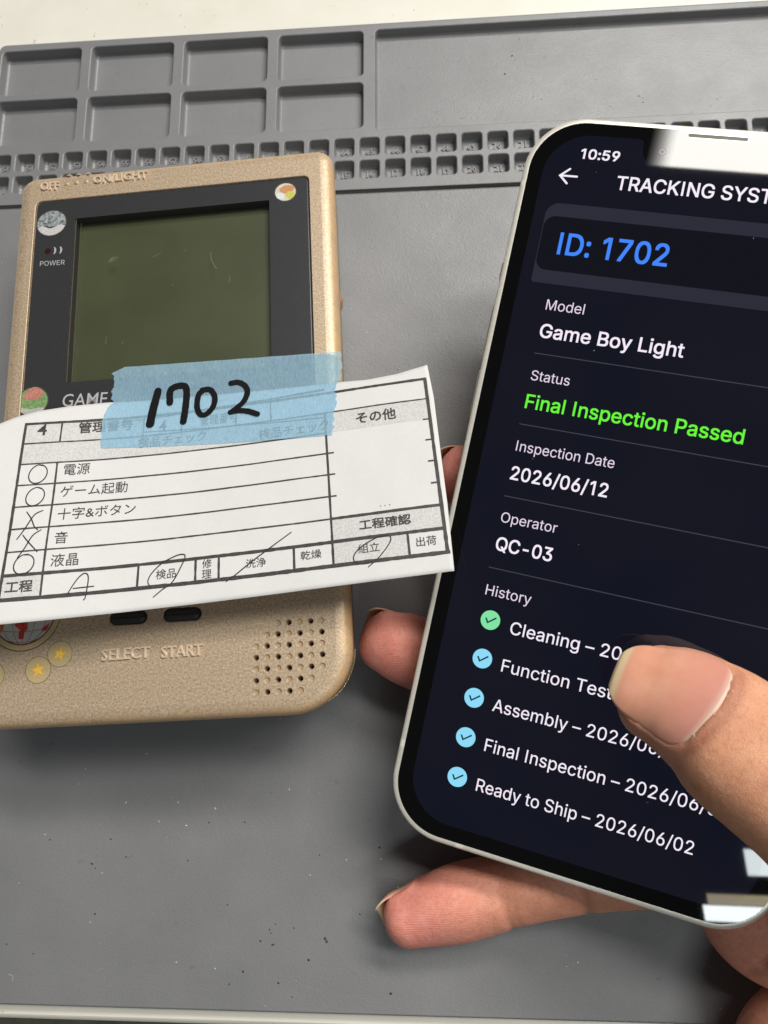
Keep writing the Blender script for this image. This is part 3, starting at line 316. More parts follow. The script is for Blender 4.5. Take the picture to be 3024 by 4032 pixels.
# ---- bezel, lcd, rubber
def blackish(name, c, rough, sc_=6):
    m, nt, b = new_mat(name); vec = coords(nt)
    n = ramp(nt, noise(nt, vec, sc_, 3), [(.35, tuple(x * .8 for x in c)), (.65, tuple(x * 1.25 for x in c))])
    sc1 = ramp(nt, noise(nt, vec, .8, 6, .8), [(.70, G(0)), (.76, G(.35))])
    nt.links.new(mix(nt, sc1, n, (.22, .22, .22)), b.inputs['Base Color']); P(b, rough=rough); return m
m_bezel = blackish('charcoal_lens', (.033, .033, .036), .33)
m_rubber = blackish('dark_rubber', (.022, .022, .022), .55)
m_print = simple('grey_print', (.42, .42, .43), .6)
m_led = simple('dark_red_led', (.03, .008, .008), .3)
m_lcd, nt, b = new_mat('olive_lcd'); vec = coords(nt)
c1 = ramp(nt, noise(nt, vec, .05, 2), [(.3, (.060, .071, .031)), (.7, (.079, .091, .042))])
c2 = mix(nt, ramp(nt, noise(nt, vec, 4.5, 3, .7), [(.45, G(0)), (.7, G(.35))]), c1, (.095, .105, .055))
nt.links.new(c2, b.inputs['Base Color']); P(b, rough=.45)
m_pane = bpy.data.materials.new('clear_plastic'); m_pane.use_nodes = True; nt = m_pane.node_tree; nt.nodes.clear()
o_ = N(nt, 'ShaderNodeOutputMaterial'); mx = N(nt, 'ShaderNodeMixShader'); tr = N(nt, 'ShaderNodeBsdfTransparent'); gl = N(nt, 'ShaderNodeBsdfGlossy'); fr = N(nt, 'ShaderNodeFresnel')
gl.inputs['Roughness'].default_value = .06; fr.inputs['IOR'].default_value = 1.45
nt.links.new(fr.outputs[0], mx.inputs[0]); nt.links.new(tr.outputs[0], mx.inputs[1]); nt.links.new(gl.outputs[0], mx.inputs[2]); nt.links.new(mx.outputs[0], o_.inputs[0])
m_scratch = simple('white_scratch', (.19, .20, .15), .5)
# ---- paper, ink, tape
def addv_c(a, b, t=.45): return tuple(x * t + y * (1 - t) for x, y in zip(a, b))
def paper_mat(name, base, speck=None):
    m, nt, b = new_mat(name); vec = coords(nt)
    c = ramp(nt, noise(nt, vec, .9, 3), [(.3, tuple(x * .97 for x in base)), (.7, base)])
    if speck:
        s = ramp(nt, noise(nt, vec, 2.4, 2, .6), [(.44, G(0)), (.53, G(1))]); c = mix(nt, s, addv_c(speck, base), c)
    nt.links.new(c, b.inputs['Base Color']); P(b, rough=.75, spec=.3, sss=.0); bump(nt, b, noise(nt, vec, 3, 4), .15, .0001)
    return m
m_paper = paper_mat('white_paper', (.70, .69, .685))
m_shade = paper_mat('halftone_paper', (.65, .64, .635), (.42, .41, .41))
m_ink, nt, b = new_mat('printer_ink'); vec = coords(nt)
nt.links.new(ramp(nt, noise(nt, vec, 3.5, 3), [(.35, (.022, .021, .021)), (.7, (.075, .07, .068))]), b.inputs['Base Color']); P(b, rough=.6)
m_pen = simple('ballpoint_ink', (.018, .017, .02), .45)
m_tape = bpy.data.materials.new('blue_crepe_tape'); m_tape.use_nodes = True; nt = m_tape.node_tree; b = nt.nodes['Principled BSDF']; vec = coords(nt)
sq = N(nt, 'ShaderNodeMapping'); sq.inputs['Scale'].default_value = (2.2, .7, 1); nt.links.new(vec, sq.inputs[0])
cr = noise(nt, sq.outputs[0], 1.3, 4, .65, .3)
tc_ = ramp(nt, cr, [(.3, (.31, .52, .69)), (.6, (.42, .66, .83)), (.8, (.55, .77, .89))])
dk = ramp(nt, noise(nt, vec, .28, 4, .7), [(.62, G(0)), (.78, G(.55))])
nt.links.new(mix(nt, dk, tc_, (.10, .20, .28)), b.inputs['Base Color']); P(b, rough=.62); bump(nt, b, cr, .45, .0003)
tr = N(nt, 'ShaderNodeBsdfTransparent'); tr.inputs[0].default_value = (.72, .90, 1, 1); mx = N(nt, 'ShaderNodeMixShader'); mx.inputs[0].default_value = .50
nt.links.new(tr.outputs[0], mx.inputs[1]); nt.links.new(b.outputs[0], mx.inputs[2]); nt.links.new(mx.outputs[0], nt.nodes['Material Output'].inputs[0])
m_marker = simple('black_marker', (.008, .008, .009), .28)
# ---- phone
m_frame, nt, b = new_mat('starlight_aluminium'); vec = coords(nt)
nt.links.new(ramp(nt, noise(nt, vec, 1.2, 5, .7), [(.3, (.78, .74, .655)), (.7, (.90, .865, .785))]), b.inputs['Base Color']); P(b, rough=.32, metal=.4)
m_band = simple('antenna_band', (.72, .69, .62), .4)
m_glass = simple('black_glass', (.002, .002, .002), .018, spec=.55)
m_back = simple('pale_back_glass', (.75, .72, .66), .15)
def screen(name, em, strength=1.0):
    return simple(name, (.0015, .0015, .002), .02, em=em, ems=strength, spec=.5)
m_disp, nt, b = new_mat('display_navy'); vec = coords(nt); P(b, color=(.0015, .0015, .002), rough=.02, ems=1.0)
nt.links.new(ramp(nt, noise(nt, vec, .03, 2), [(.35, (.0035, .0046, .0115)), (.65, (.0062, .0062, .0125))]), b.inputs['Emission Color'])
m_card = screen('display_card', (.024, .024, .040)); m_card_in = screen('display_inner_card', (.0042, .0045, .0085))
m_white = screen('display_white', (.93, .85, .95)); m_soft = screen('display_soft_white', (.80, .68, .83))
m_blue = screen('display_blue', (.055, .24, .98)); m_green = screen('display_green', (.145, .93, .045))
m_mint = screen('display_mint', (.22, .77, .36)); m_sky = screen('display_sky', (.27, .70, .93)); m_rule = screen('display_rule', (.055, .055, .075))
m_tick = screen('display_tick', (.004, .045, .06))
m_slot = simple('earpiece_mesh', (.10, .10, .085), .5, metal=.4); m_lens = simple('front_lens', (.01, .01, .02), .05)

# ================================================================== SETTING
TZ = -4.6
mb = MB()
E0 = rrect(-900, -121.5, 1100, 900, (2, 2, 2, 2))
strip(mb, [(E0, TZ - 28), (E0, TZ - 1.5), (offs(E0, .45), TZ - .45), (offs(E0, 1.5), TZ)][::1])
mb.add([(p[0], p[1], TZ) for p in offs(E0, 1.5)], [list(range(len(E0)))])
tb = mb.build('table', m_table); tag(tb, kind='structure')
m_floor, nt, b = new_mat('grey_floor'); vec = coords(nt)
nt.links.new(ramp(nt, noise(nt, vec, .02, 6, .7), [(.3, (.10, .10, .075)), (.7, (.28, .28, .22))]), b.inputs['Base Color'])
fl = mk('floor', [(-3000, -3000, -720), (3000, -3000, -720), (3000, 3000, -720), (-3000, 3000, -720)], [[0, 1, 2, 3]], m_floor); tag(fl, kind='structure')

# ================================================================== WORK MAT
XL, XR, YB, YT, YS = -117.6, 247.0, -116.6, 147.7, 92.5
WZ = -1.0      # the working field lies a millimetre lower than the tray deck
mb = MB()
outer = rrect(XL, YB, XR, YT, (4, 4, 4, 2.2), seg=5)
PX = 7.28
ccx = lambda j: -11.1 + (j - 15) * PX
loops = []; depth = []
for j in range(1, 50):
    for cy in (106.5, 99.25):
        loops.append(rrect(ccx(j) - 3.12, cy - 3.08, ccx(j) + 3.12, cy + 3.08, (1.15,) * 4, seg=4)); depth.append(2.9)
for k in range(4):
    x0 = -117.2 + 28.66 * k if k else -116.6; x1 = -91.2 + 28.6 * k
    for (y0, y1) in ((129.6, 145.4), (112.5, 127.9)):
        loops.append(rrect(x0, y0, x1, y1, (1.6,) * 4, seg=5)); depth.append(3.0)
loops.append(rrect(-2.4, 111.6, 240.0, 145.6, (1.6,) * 4, seg=5)); depth.append(2.6)
deckL = rrect(XL, YS, XR, YT, (0.05, .05, 4, 2.2), inset=0.6, seg=5)
fill_face(mb, deckL, loops, 0.0)
for lp, d in zip(loops, depth): pocket(mb, lp, d, 0.0, .32, floor_round=.7)
# rim of the deck and the step down to the working field
o0 = rrect(XL, YS, XR, YT, (.05, .05, 4, 2.2), seg=5)
strip(mb, [(deckL, 0), (offs(o0, .2), -.1), (offs(o0, 0.0), -.5), (offs(o0, -.0001), WZ - .2)][::-1])
# working field plate and the outer sides
field = rrect(XL, YB, XR, YS + 1, (4, 4, .05, .05), inset=.5, seg=5)
mb.add([(p[0], p[1], WZ) for p in field], [list(range(len(field)))])
fo = rrect(XL, YB, XR, YS + 1, (4, 4, .05, .05), seg=5)
strip(mb, [(fo, TZ + .02), (fo, WZ - .5), (offs(fo, .15), WZ - .12), (field, WZ)])
strip(mb, [(o0, TZ + .02), (offs(o0, -.0001), WZ - .2)])
wm = mb.build('work_mat', m_mat)
tag(wm, 'grey silicone repair mat with numbered compartments lying on the white table', 'work mat')
# raised numerals on the compartment floors
nv = []; nf = []
for j in range(1, 36):
    for cy, num in ((106.5, j + 49), (99.25, j)):
        v, f = text_geo(str(num), extrude=.10, bevel=.04, res=1)
        wdt = v[:, 0].max() - v[:, 0].min(); s = 2.75
        q = np.empty_like(v); q[:, 0] = ccx(j) + (v[:, 0] - v[:, 0].min() - wdt / 2) * s * .92; q[:, 1] = cy - .75 + v[:, 1] * s * 1.0; q[:, 2] = -2.86 + v[:, 2] * s * .9
        b_ = len(nv); nv += q.tolist(); nf += [[b_ + i for i in ff] for ff in f]
mk('cell_number', nv, nf, m_mat, wm)
# dust, crumbs and fibres lying on the mat
mb = MB()
for k in range(260):
    x, y = rng.uniform(-112, 112), rng.uniform(-114, 146)
    z = WZ + .03
    if y > YS:
        if y < 109.8 or y > 111.9: 
            if y < 111: y = rng.uniform(112.5, 145)
        z = -2.95 if x > -1 else None
        if x <= -1 or y > 145 or y < 112.5: continue
        z = -2.55
    r = abs(rng.normal(.16, .10)) + .07; a0 = rng.uniform(0, 6.28); n = rng.integers(4, 7)
    pts = [(x + r * rng.uniform(.45, 1.3) * math.cos(a0 + 6.283 * i / n), y + r * rng.uniform(.3, .9) * math.sin(a0 + 6.283 * i / n), z + rng.uniform(0, .05)) for i in range(n)]
    pts.append((x, y, z + r * .7)); mb.add(pts, [[i, (i + 1) % n, n] for i in range(n)], False, int(rng.random() < .22))
for k in range(26):
    x, y = rng.uniform(-100, 90), rng.uniform(-112, 90); a = rng.uniform(0, 6.28); L = rng.uniform(.6, 2.2)
    c = catmull([(x, y), (x + L * .5 * math.cos(a), y + L * .5 * math.sin(a)), (x + L * math.cos(a + .7), y + L * math.sin(a + .7))], 5)
    v, f = ribbon(c, .07, False); mb.add([(p[0], p[1], WZ + .05) for p in v], f, False, int(rng.random() < .4))
BLK = [(-42.8, -75.7), (-34.0, -75.5), (-47.6, -84.3), (-62.8, -83.7), (-71.2, -85.3), (-69.6, -96.4), (-37.5, -93.8), (-36.5, -110.8), (-24.9, -110.3), (-90.8, -103.5), (-15.8, -82.6), (-1.5, -80.7), (-33.3, -108.2), (-6.0, -95.4)]
RUST = [(-27.3, -99.1), (-26.4, -102.3), (-25.9, -97.9), (-21.5, -98.6), (-14.1, -100.7), (-13.8, -101.3), (-29.4, -101.6), (-27.0, -99.8)]
WHT = [(-55.2, -75.5), (-68.5, -87.4), (-9.3, -83.6), (-17.9, -87.1), (-49.2, -106.5), (-63.7, -71.3), (-23.3, -67.9), (-27.8, -115.1), (-41.4, -72.4)]
for pts_, mi, r0 in ((BLK, 1, .28), (RUST, 2, .30), (WHT, 0, .24)):
    for (x, y) in pts_:
        n = 7; r = r0 * rng.uniform(.7, 1.25); a0 = rng.uniform(0, 6.28)
        ps = [(x + r * rng.uniform(.35, 1.25) * math.cos(a0 + 6.283 * i / n), y + r * rng.uniform(.35, 1.25) * math.sin(a0 + 6.283 * i / n), WZ + .03) for i in range(n)] + [(x, y, WZ + .03 + r * .6)]
        mb.add(ps, [[i, (i + 1) % n, n] for i in range(n)], False, mi)
ds = mb.build('dust', mats=[simple('pale_dust', (.62, .61, .57), .8), simple('dark_crumb', (.035, .03, .027), .7), simple('rusty_crumb', (.085, .045, .03), .8)])
tag(ds, kind='stuff')

# ================================================================== HANDHELD CONSOLE
RG = Matrix(((0.9987, -0.0505, -0.0102), (0.0510, 0.9975, 0.0489), (0.0077, -0.0493, 0.9988)))
MG = Matrix.Translation(Vector((-84.0374, -51.1981, 30.8541)) * MM) @ RG.to_4x4()
con = empty('handheld_console', MG, 'worn gold handheld game console with an olive screen, stickers and a paper slip taped on', 'game console')
RAD = (5.0, 13.2, 4.2, 4.2)
def ring(ins, seg=14): return rrect(0, 0, 80, 135, RAD, inset=ins, seg=seg)
mb = MB()
FZ = [(3.2, 0.0), (2.2, -.10), (1.3, -.40), (.6, -.95), (.18, -1.7), (0, -2.7), (.9, -11.5), (1.2, -12.0)]
n0 = 4 * 15
lens_o = rrect(4.75, 60.5, 74.15, 127.35, (2, 12, 1.6, 1.6), seg=6)
holes = [(lens_o, 3.5, .15, None)]
btnL = rrect(28.2, 20.15, 36.75, 23.4, (1.6,) * 4, seg=6); btnR = rrect(39.9, 20.15, 48.5, 23.4, (1.6,) * 4, seg=6)
holes += [(btnL, 2.0, .25, None), (btnR, 2.0, .25, None)]
rows = [(18.82, 64.66, 5, 0), (16.47, 62.33, 6, 0), (14.17, 60.03, 7, 0), (11.85, 60.02, 7, 1), (9.53, 60.0, 7, 0), (7.22, 59.98, 6, 1), (4.88, 60.0, 5, 0)]
for (y, x0, n, ph) in rows:
    for i in range(n):
        dark = (i + ph) % 2 == (0 if ph else 1) if ph == 0 else i % 2 == 0
        holes.append((circ(x0 + 2.305 * i, y, .70), 2.2 if dark else .38, .10, 1 if dark else 2))
inner = ring(3.2)
fill_cdt(mb, inner, [h[0] for h in holes], 0.0)
for lp, d, fil, mf in holes: pocket(mb, lp, d, 0.0, fil, floor_round=.12, mfloor=mf)
nb = len(mb.v)
strip(mb, [(ring(a), z) for a, z in FZ][::-1])
sh = mb.build('front_shell', parent=con, mats=[m_gold, m_hole_shade, m_dimple])
ed = np.zeros(len(mb.v)); ringval = {-2.7: 1, -1.7: 1, -.95: .9, -.40: .55, -.10: .15, 0.0: 0.0, -11.5: .8, -12.0: .6}
vv = np.array(mb.v)
for i in range(nb, len(mb.v)): ed[i] = ringval.get(round(vv[i, 2], 2), 0)
# the right rim and the lower right corner are the most yellowed
wr = np.clip(.25 + .75 * np.clip((vv[:, 0] - 45) / 30, 0, 1) + .35 * np.clip((20 - vv[:, 1]) / 20, 0, 1), 0, 1); fattr(sh, 'edge', ed * wr)
# rear shell: flush above, swelling into a grip lip on the lower right
def rear(ins, bulge):
    out = []
    for (x, y) in ring(ins):
        t = min(max((91 - y) / 5.0, 0), 1); t = t * t * (3 - 2 * t)
        cx, cy = 40, 67; w = bulge * t * (1 if x > 40 else .6)
        d = math.hypot(x - cx, y - cy); out.append((x + w * (x - cx) / 40 * (1 if y > 20 else .8), y + (w * (-1 if y < 12 else 0)) * .6))
    return out
mb = MB()
strip(mb, [(rear(1.3, 0), -12.05), (rear(1.0, .05), -12.4), (rear(1.0, .1), -13.3), (rear(1.5, .1), -19), (rear(2.1, .0), -23.4), (rear(3.4, 0), -25.2)][::-1])
lo = rear(3.4, 0); mb.add([(p[0], p[1], -25.2) for p in lo][::-1], [list(range(len(lo)))])
hp = rrect(14, 4, 66, 44, (6,) * 4, seg=5)
strip(mb, [(hp, -25.0), (offs(hp, .5), -29.6), (offs(hp, 2), -30.6)][::-1]); mb.add([(p[0], p[1], -30.6) for p in offs(hp, 2)][::-1], [list(range(len(hp)))])
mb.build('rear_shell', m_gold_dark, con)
# light caught on the rear shell's right seam, modelled as a bright line
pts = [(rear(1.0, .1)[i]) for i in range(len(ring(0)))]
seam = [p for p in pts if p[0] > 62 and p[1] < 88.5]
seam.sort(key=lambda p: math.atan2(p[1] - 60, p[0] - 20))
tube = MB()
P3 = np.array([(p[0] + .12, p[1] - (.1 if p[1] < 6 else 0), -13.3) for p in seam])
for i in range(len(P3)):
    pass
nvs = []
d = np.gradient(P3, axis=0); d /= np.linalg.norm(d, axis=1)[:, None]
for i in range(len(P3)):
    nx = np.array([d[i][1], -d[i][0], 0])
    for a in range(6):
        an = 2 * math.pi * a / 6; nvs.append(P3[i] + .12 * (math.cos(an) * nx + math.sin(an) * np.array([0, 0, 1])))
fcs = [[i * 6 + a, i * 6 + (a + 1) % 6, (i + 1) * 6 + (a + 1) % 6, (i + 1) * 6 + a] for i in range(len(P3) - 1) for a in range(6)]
mk('seam_glint', nvs, fcs, m_gold_line, con, True)
# screen lens with its window, the display behind it, a clear pane
win = rrect(15.25, 77.4, 64.05, 121.45, (.25,) * 4, seg=2)
lz = -.28
mb = MB(); lo = offs(lens_o, .32)
fill_face(mb, offs(lo, .35), [win], lz)
strip(mb, [(offs(lo, 0), -1.05), (offs(lo, 0), lz - .3), (offs(lo, .1), lz - .08), (offs(lo, .35), lz)])
strip(mb, [(win, lz), (win, -2.9)])
lens = mb.build('screen_lens', m_bezel, con)
mk('display', [(14.5, 76.7, -2.85), (64.8, 76.7, -2.85), (64.8, 122.2, -2.85), (14.5, 122.2, -2.85)], [[0, 1, 2, 3]], m_lcd, con)
pn = offs(win, .02); mk('clear_pane', [(p[0], p[1], lz - .06) for p in pn], [list(range(len(pn)))], m_pane, con)
mb = MB()  # reflection on the lens's inner step, modelled as bright gold strips
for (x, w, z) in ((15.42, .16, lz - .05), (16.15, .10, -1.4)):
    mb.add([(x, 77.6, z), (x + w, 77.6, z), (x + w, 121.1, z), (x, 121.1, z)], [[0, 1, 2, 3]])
mb.build('window_glint', m_gold_line, lens)
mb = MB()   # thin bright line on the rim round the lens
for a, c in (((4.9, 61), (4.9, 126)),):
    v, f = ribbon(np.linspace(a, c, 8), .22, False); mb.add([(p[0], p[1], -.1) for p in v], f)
mb.build('lens_rim', m_gold_line, con)
# scratches on the window
mb = MB()
for pts, w in (([(49.6, 108.5), (49.75, 106.6), (50.6, 104.6), (51.2, 103.8)], .10), ([(54.1, 101.6), (54.3, 100.6), (54.0, 99.9)], .08), ([(24.3, 108.3), (25.3, 109.6)], .18), ([(24.9, 108.4), (25.9, 109.7)], .12), ([(25.5, 108.5), (26.6, 109.5)], .10),
               ([(35.2, 108.6), (37.3, 109.6)], .07), ([(40.4, 100.2), (40.5, 100.7)], .11), ([(24.5, 86.5), (24.6, 88.5)], .07), ([(28.6, 86.2), (28.6, 86.8)], .09), ([(43.2, 109.4), (43.5, 110.1)], .08)):
    v, f = ribbon(catmull(pts, 4), w, False); mb.add([(p[0], p[1], lz - .03) for p in v], f)
mb.build('scratch', m_scratch, lens)
# writing printed on the lens
def flat_text(parent, name, mat, items, z):
    V = []; F = []
    for it in items:
        v, f = fit_text(*it[:4], **it[4]); b_ = len(V); v[:, 2] += z; V += v.tolist(); F += [[b_ + i for i in ff] for ff in f]
    return mk(name, V, F, mat, parent)
v, f = fit_sans('POWER', 6.95, 108.95, 13.2, 1.3, -.004, 108.75); v[:, 2] = lz + .02; mk('printed_word', v, f, m_print, lens)
flat_text(lens, 'printed_word', m_print, [('GAME', 14.85, 71.4, 25.6, dict(cap=3.05, y1=71.1, offset=.002, shear=.08))], lz + .02)
mb = MB(); mb.add([(p[0], p[1], lz + .02) for p in circ(8.65, 112.9, .82, 20)], [list(range(20))]); mb.build('power_light', m_led, lens)
mb = MB()
for cx in (9.85, 11.35):
    n = 10; A = [(cx + .25 + .75 * math.cos(a), 112.9 + 1.05 * math.sin(a)) for a in np.linspace(-1.25, 1.25, n)]; B = [(cx + .22 + .30 * math.cos(a), 112.9 + 1.0 * math.sin(a)) for a in np.linspace(1.25, -1.25, n)]
    mb.add([(p[0], p[1], lz + .02) for p in A + B], [list(range(2 * n))])
mb.build('light_mark', m_print, lens)
# raised lettering moulded into the shell
def embossed(name, items, h=.16):
    V = []; F = []
    for (s, x0, y0, x1, cap, y1) in items:
        v, f = fit_text(s, x0, y0, x1, cap=cap, y1=y1, extrude=.05, bevel=.02, res=2)
        v[:, 2] = np.where(v[:, 2] > .01, h * np.clip(v[:, 2] / v[:, 2].max(), .6, 1), -.05)
        b_ = len(V); V += v.tolist(); F += [[b_ + i for i in ff] for ff in f]
    o = mk(name, V, F, m_lit_gold, sh); return o
for it in [('OFF', 5.8, 130.25, 10.7, 2.2, 130.0), ('ON/LIGHT', 19.5, 130.75, 33.4, 2.0, 130.8), ('SELECT', 27.05, 13.05, 37.5, 2.3, 13.2), ('START', 39.9, 12.95, 48.8, 2.3, 13.1)]: embossed('raised_word', [it], .42)
for (x, y) in ((12.6, 131.5), (15.1, 131.58), (17.6, 131.65)):
    mb = MB(); n = 14; L = [(.62, 0), (.55, .12), (.36, .22)]
    strip(mb, [(circ(x, y, r, n), z) for r, z in L]); mb.add([(p[0], p[1], .22) for p in circ(x, y, .36, n)], [list(range(n))], True); mb.build('raised_dot', m_gold, sh)
mb = MB()
for x in (12.6, 15.1, 17.6):
    mb.add([(x - .5, 135.1, -4.5), (x + .5, 135.1, -4.5), (x + .3, 135.8, -3), (x - .3, 135.8, -3), (x - .35, 133.9, -.02), (x + .35, 133.9, -.02), (x, 135.5, -1.1)], [[0, 1, 2, 3], [3, 2, 6], [3, 6, 4], [2, 5, 6], [4, 6, 5]])
mb.build('switch_notch', m_gold, sh)
# buttons
def oval_button(name, lp):
    mb = MB(); a = offs(lp, .32)
    strip(mb, [(a, -1.9), (a, .05), (offs(a, .15), .38), (offs(a, .5), .55), (offs(a, .95), .6)]); q = offs(a, .95)
    mb.add([(p[0], p[1], .6) for p in q], [list(range(len(q)))], True); return mb.build(name, m_rubber, con)
o = oval_button('select_button', btnL); o = oval_button('start_button', btnR)
mb = MB(); cr_ = []
cx, cy, a, w = 15.0, 38.0, 10.5, 3.6
cross = [(cx - w, cy - a), (cx + w, cy - a), (cx + w, cy - w), (cx + a, cy - w), (cx + a, cy + w), (cx + w, cy + w), (cx + w, cy + a), (cx - w, cy + a), (cx - w, cy + w), (cx - a, cy + w), (cx - a, cy - w), (cx - w, cy - w)]
strip(mb, [(cross, 0.02), (cross, 2.2), (offs(cross, .3), 2.5)], False); q = offs(cross, .3); mb.add([(p[0], p[1], 2.5) for p in q], [list(range(12))]); mb.build('direction_pad', m_rubber, con)
for (x, y) in ((55.5, 35.0), (69.5, 41.0)):
    mb = MB(); strip(mb, [(circ(x, y, 4.6, 28), .02), (circ(x, y, 4.6, 28), 1.6), (circ(x, y, 4.2, 28), 2.0), (circ(x, y, 3.0, 28), 2.1)]); mb.add([(p[0], p[1], 2.1) for p in circ(x, y, 3.0, 28)], [list(range(28))], True); mb.build('round_button', m_rubber, con)
mb = MB()   # orange-brown dial on the right side
strip(mb, [(circ(74.75, 101.5, 4.4, 28), -17.0), (circ(74.75, 101.5, 4.6, 28), -16.6), (circ(74.75, 101.5, 4.6, 28), -14.4), (circ(74.75, 101.5, 4.4, 28), -14.0)]); mb.add([(p[0], p[1], -14.0) for p in circ(74.75, 101.5, 4.4, 28)], [list(range(28))])
mb.build('side_dial', simple('amber_dial', (.42, .19, .06), .4), con)

# stickers: plain discs with colour patches
def sticker(name, cx, cy, rx, ry, z, patches, rim, label, rot=0.0):
    mb = MB(); mats = [rim] + [p[0] for p in patches]; n = 40
    c, s = math.cos(rot), math.sin(rot)
    tf = lambda x, y: (cx + rx * (c * x - s * y), cy + ry * (s * x + c * y))
    mb.add([(*tf(*p), z) for p in circ(0, 0, 1.0, n)], [list(range(n))], False, 0)
    for k, (m, poly) in enumerate(patches):
        mb.add([(*tf(*p), z + .02 + .012 * k) for p in poly], [list(range(len(poly)))], False, k + 1)
    o = mb.build(name, parent=con, mats=mats); o['label'] = label; return o
def foil(name, c1, c2, s=1.6, rough=.35):
    m, nt, b = new_mat(name); vec = coords(nt); nt.links.new(ramp(nt, noise(nt, vec, s, 4, .7), [(.35, c1), (.65, c2)]), b.inputs['Base Color']); P(b, rough=rough); return m
def blob(cx, cy, rx, ry, n=22, wob=.08, a0=0, a1=2 * math.pi, seed=1):
    r_ = np.random.default_rng(seed); ph = r_.uniform(0, 6.28, 3); out = []
    for a in np.linspace(a0, a1, n, endpoint=False):
        k = 1 + wob * (math.sin(2 * a + ph[0]) + .6 * math.sin(3 * a + ph[1]) + .4 * math.sin(5 * a + ph[2])); out.append((cx + rx * k * math.cos(a), cy + ry * k * math.sin(a)))
    return out
def cap_poly(h0, h1, up=True, R=.93, n=20, wob=.05):
    """part of a disc on one side of a wavy line from (-,h0) to (+,h1)"""
    a0 = math.asin(h0 / R); a1 = math.asin(h1 / R)
    if up: arc = [(R * math.cos(a), R * math.sin(a)) for a in np.linspace(a1, math.pi - a0, n)]
    else: arc = [(R * math.cos(a), R * math.sin(a)) for a in np.linspace(math.pi - a0, 2 * math.pi + a1, n)]
    A, B = arc[-1], arc[0]
    line = [(A[0] + (B[0] - A[0]) * t, A[1] + (B[1] - A[1]) * t + wob * math.sin(t * 9)) for t in np.linspace(0, 1, 9)[1:-1]]
    return arc + line
m_rim = simple('sticker_edge', (.06, .058, .05), .35); m_clear = foil('sticker_film', (.40, .32, .16), (.50, .40, .22), 3, .25); m_line = simple('sticker_outline', (.10, .055, .03), .5)
sticker('round_sticker', 9.2, 120.75, 3.95, 3.75, lz + .03, [(foil('blue_grey_foil', (.05, .068, .078), (.42, .46, .47), 1.5), cap_poly(-.2, -.25, True)), (foil('silver_foil', (.44, .43, .43), (.62, .60, .61), 2.5), cap_poly(-.25, -.32, False, wob=.12))], m_rim, 'round sticker with mottled blue grey and silver halves', .05)
sticker('round_sticker', 68.1, 123.25, 2.85, 2.75, lz + .03, [(foil('cream_foil', (.55, .50, .38), (.68, .64, .52), 2), circ(0, 0, .9, 30)), (foil('orange_foil', (.50, .22, .08), (.62, .32, .15), 2), blob(.12, .28, .62, .42, wob=.1, seed=3)), (foil('lime_foil', (.48, .46, .06), (.60, .58, .15), 2), blob(.42, -.32, .42, .36, wob=.08, seed=5)), (foil('white_foil', (.62, .66, .68), (.72, .75, .74), 2), blob(-.42, -.38, .36, .36, wob=.07, seed=8))], m_rim, 'round sticker with orange, lime and white patches')
sticker('round_sticker', 7.6, 73.3, 3.95, 3.75, lz + .03, [(foil('green_foil', (.09, .21, .07), (.28, .40, .18), 2.2), circ(0, 0, .92, 34)), (foil('rose_foil', (.38, .12, .10), (.58, .28, .22), 2.6), blob(.05, .5, .6, .42, wob=.07, seed=4)), (foil('grey_foil', (.36, .38, .34), (.52, .53, .48), 2), cap_poly(-.42, -.5, False))], m_rim, 'round sticker with green, rose and grey patches')
def ringpoly(r0, r1, n=44):
    v = circ(0, 0, r1, n) + circ(0, 0, r0, n); f = [[i, (i + 1) % n, n + (i + 1) % n, n + i] for i in range(n)]; return v, f
def star_sticker(cx, cy, r, rot):
    mb = MB(); mats = [m_clear, m_line, foil('star_yellow', (.72, .42, .03), (.85, .60, .12), 1.5, .35), foil('star_orange', (.62, .25, .03), (.80, .42, .10), 2, .35)]
    mb.add([(cx + p[0] * r, cy + p[1] * r, .02) for p in circ(0, 0, 1, 40)], [list(range(40))])
    v, f = ringpoly(.975, 1.01); mb.add([(cx + p[0] * r, cy + p[1] * r, .035) for p in v], f, False, 1)
    for mi, R_, rr, z in ((3, .66, .25, .035), (2, .50, .21, .05)):
        st = [((R_ if k % 2 == 0 else rr) * math.cos(rot + math.pi * k / 5) * r + cx, (R_ if k % 2 == 0 else rr) * math.sin(rot + math.pi * k / 5) * r + cy, z) for k in range(10)]
        mb.add(st + [(cx, cy, z)], [[k, (k + 1) % 10, 10] for k in range(10)], False, mi)
    return mb.build('star_sticker', parent=con, mats=mats)
star_sticker(13.3, 11.9, 2.78, 1.75); star_sticker(17.85, 15.0, 2.72, 1.3); star_sticker(3.1, 11.2, 2.85, 1.0)
# globe sticker, mostly under the slip
gx, gy, gr = 9.4, 24.3, 7.0
mb = MB(); m_cont = foil('globe_red', (.42, .02, .02), (.52, .05, .035), .6, .4); m_cont2 = foil('globe_orange', (.42, .12, .02), (.55, .24, .04), .5, .4); m_sea = foil('globe_grey', (.40, .39, .37), (.50, .49, .46), 1.5, .4); m_gl = simple('globe_line', (.16, .03, .03), .5)
mb.add([(gx + p[0] * 8.3, gy + p[1] * 8.3, .02) for p in circ(0, 0, 1, 48)], [list(range(48))], False, 0)
v, f = ringpoly(.985, 1.01); mb.add([(gx + p[0] * 8.3, gy + p[1] * 8.3, .033) for p in v], f, False, 4)
mb.add([(gx + p[0] * gr, gy + p[1] * gr, .035) for p in circ(0, 0, 1, 48)], [list(range(48))], False, 1)
v, f = ringpoly(.97, 1.01); mb.add([(gx + p[0] * gr, gy + p[1] * gr, .065) for p in v], f, False, 3)
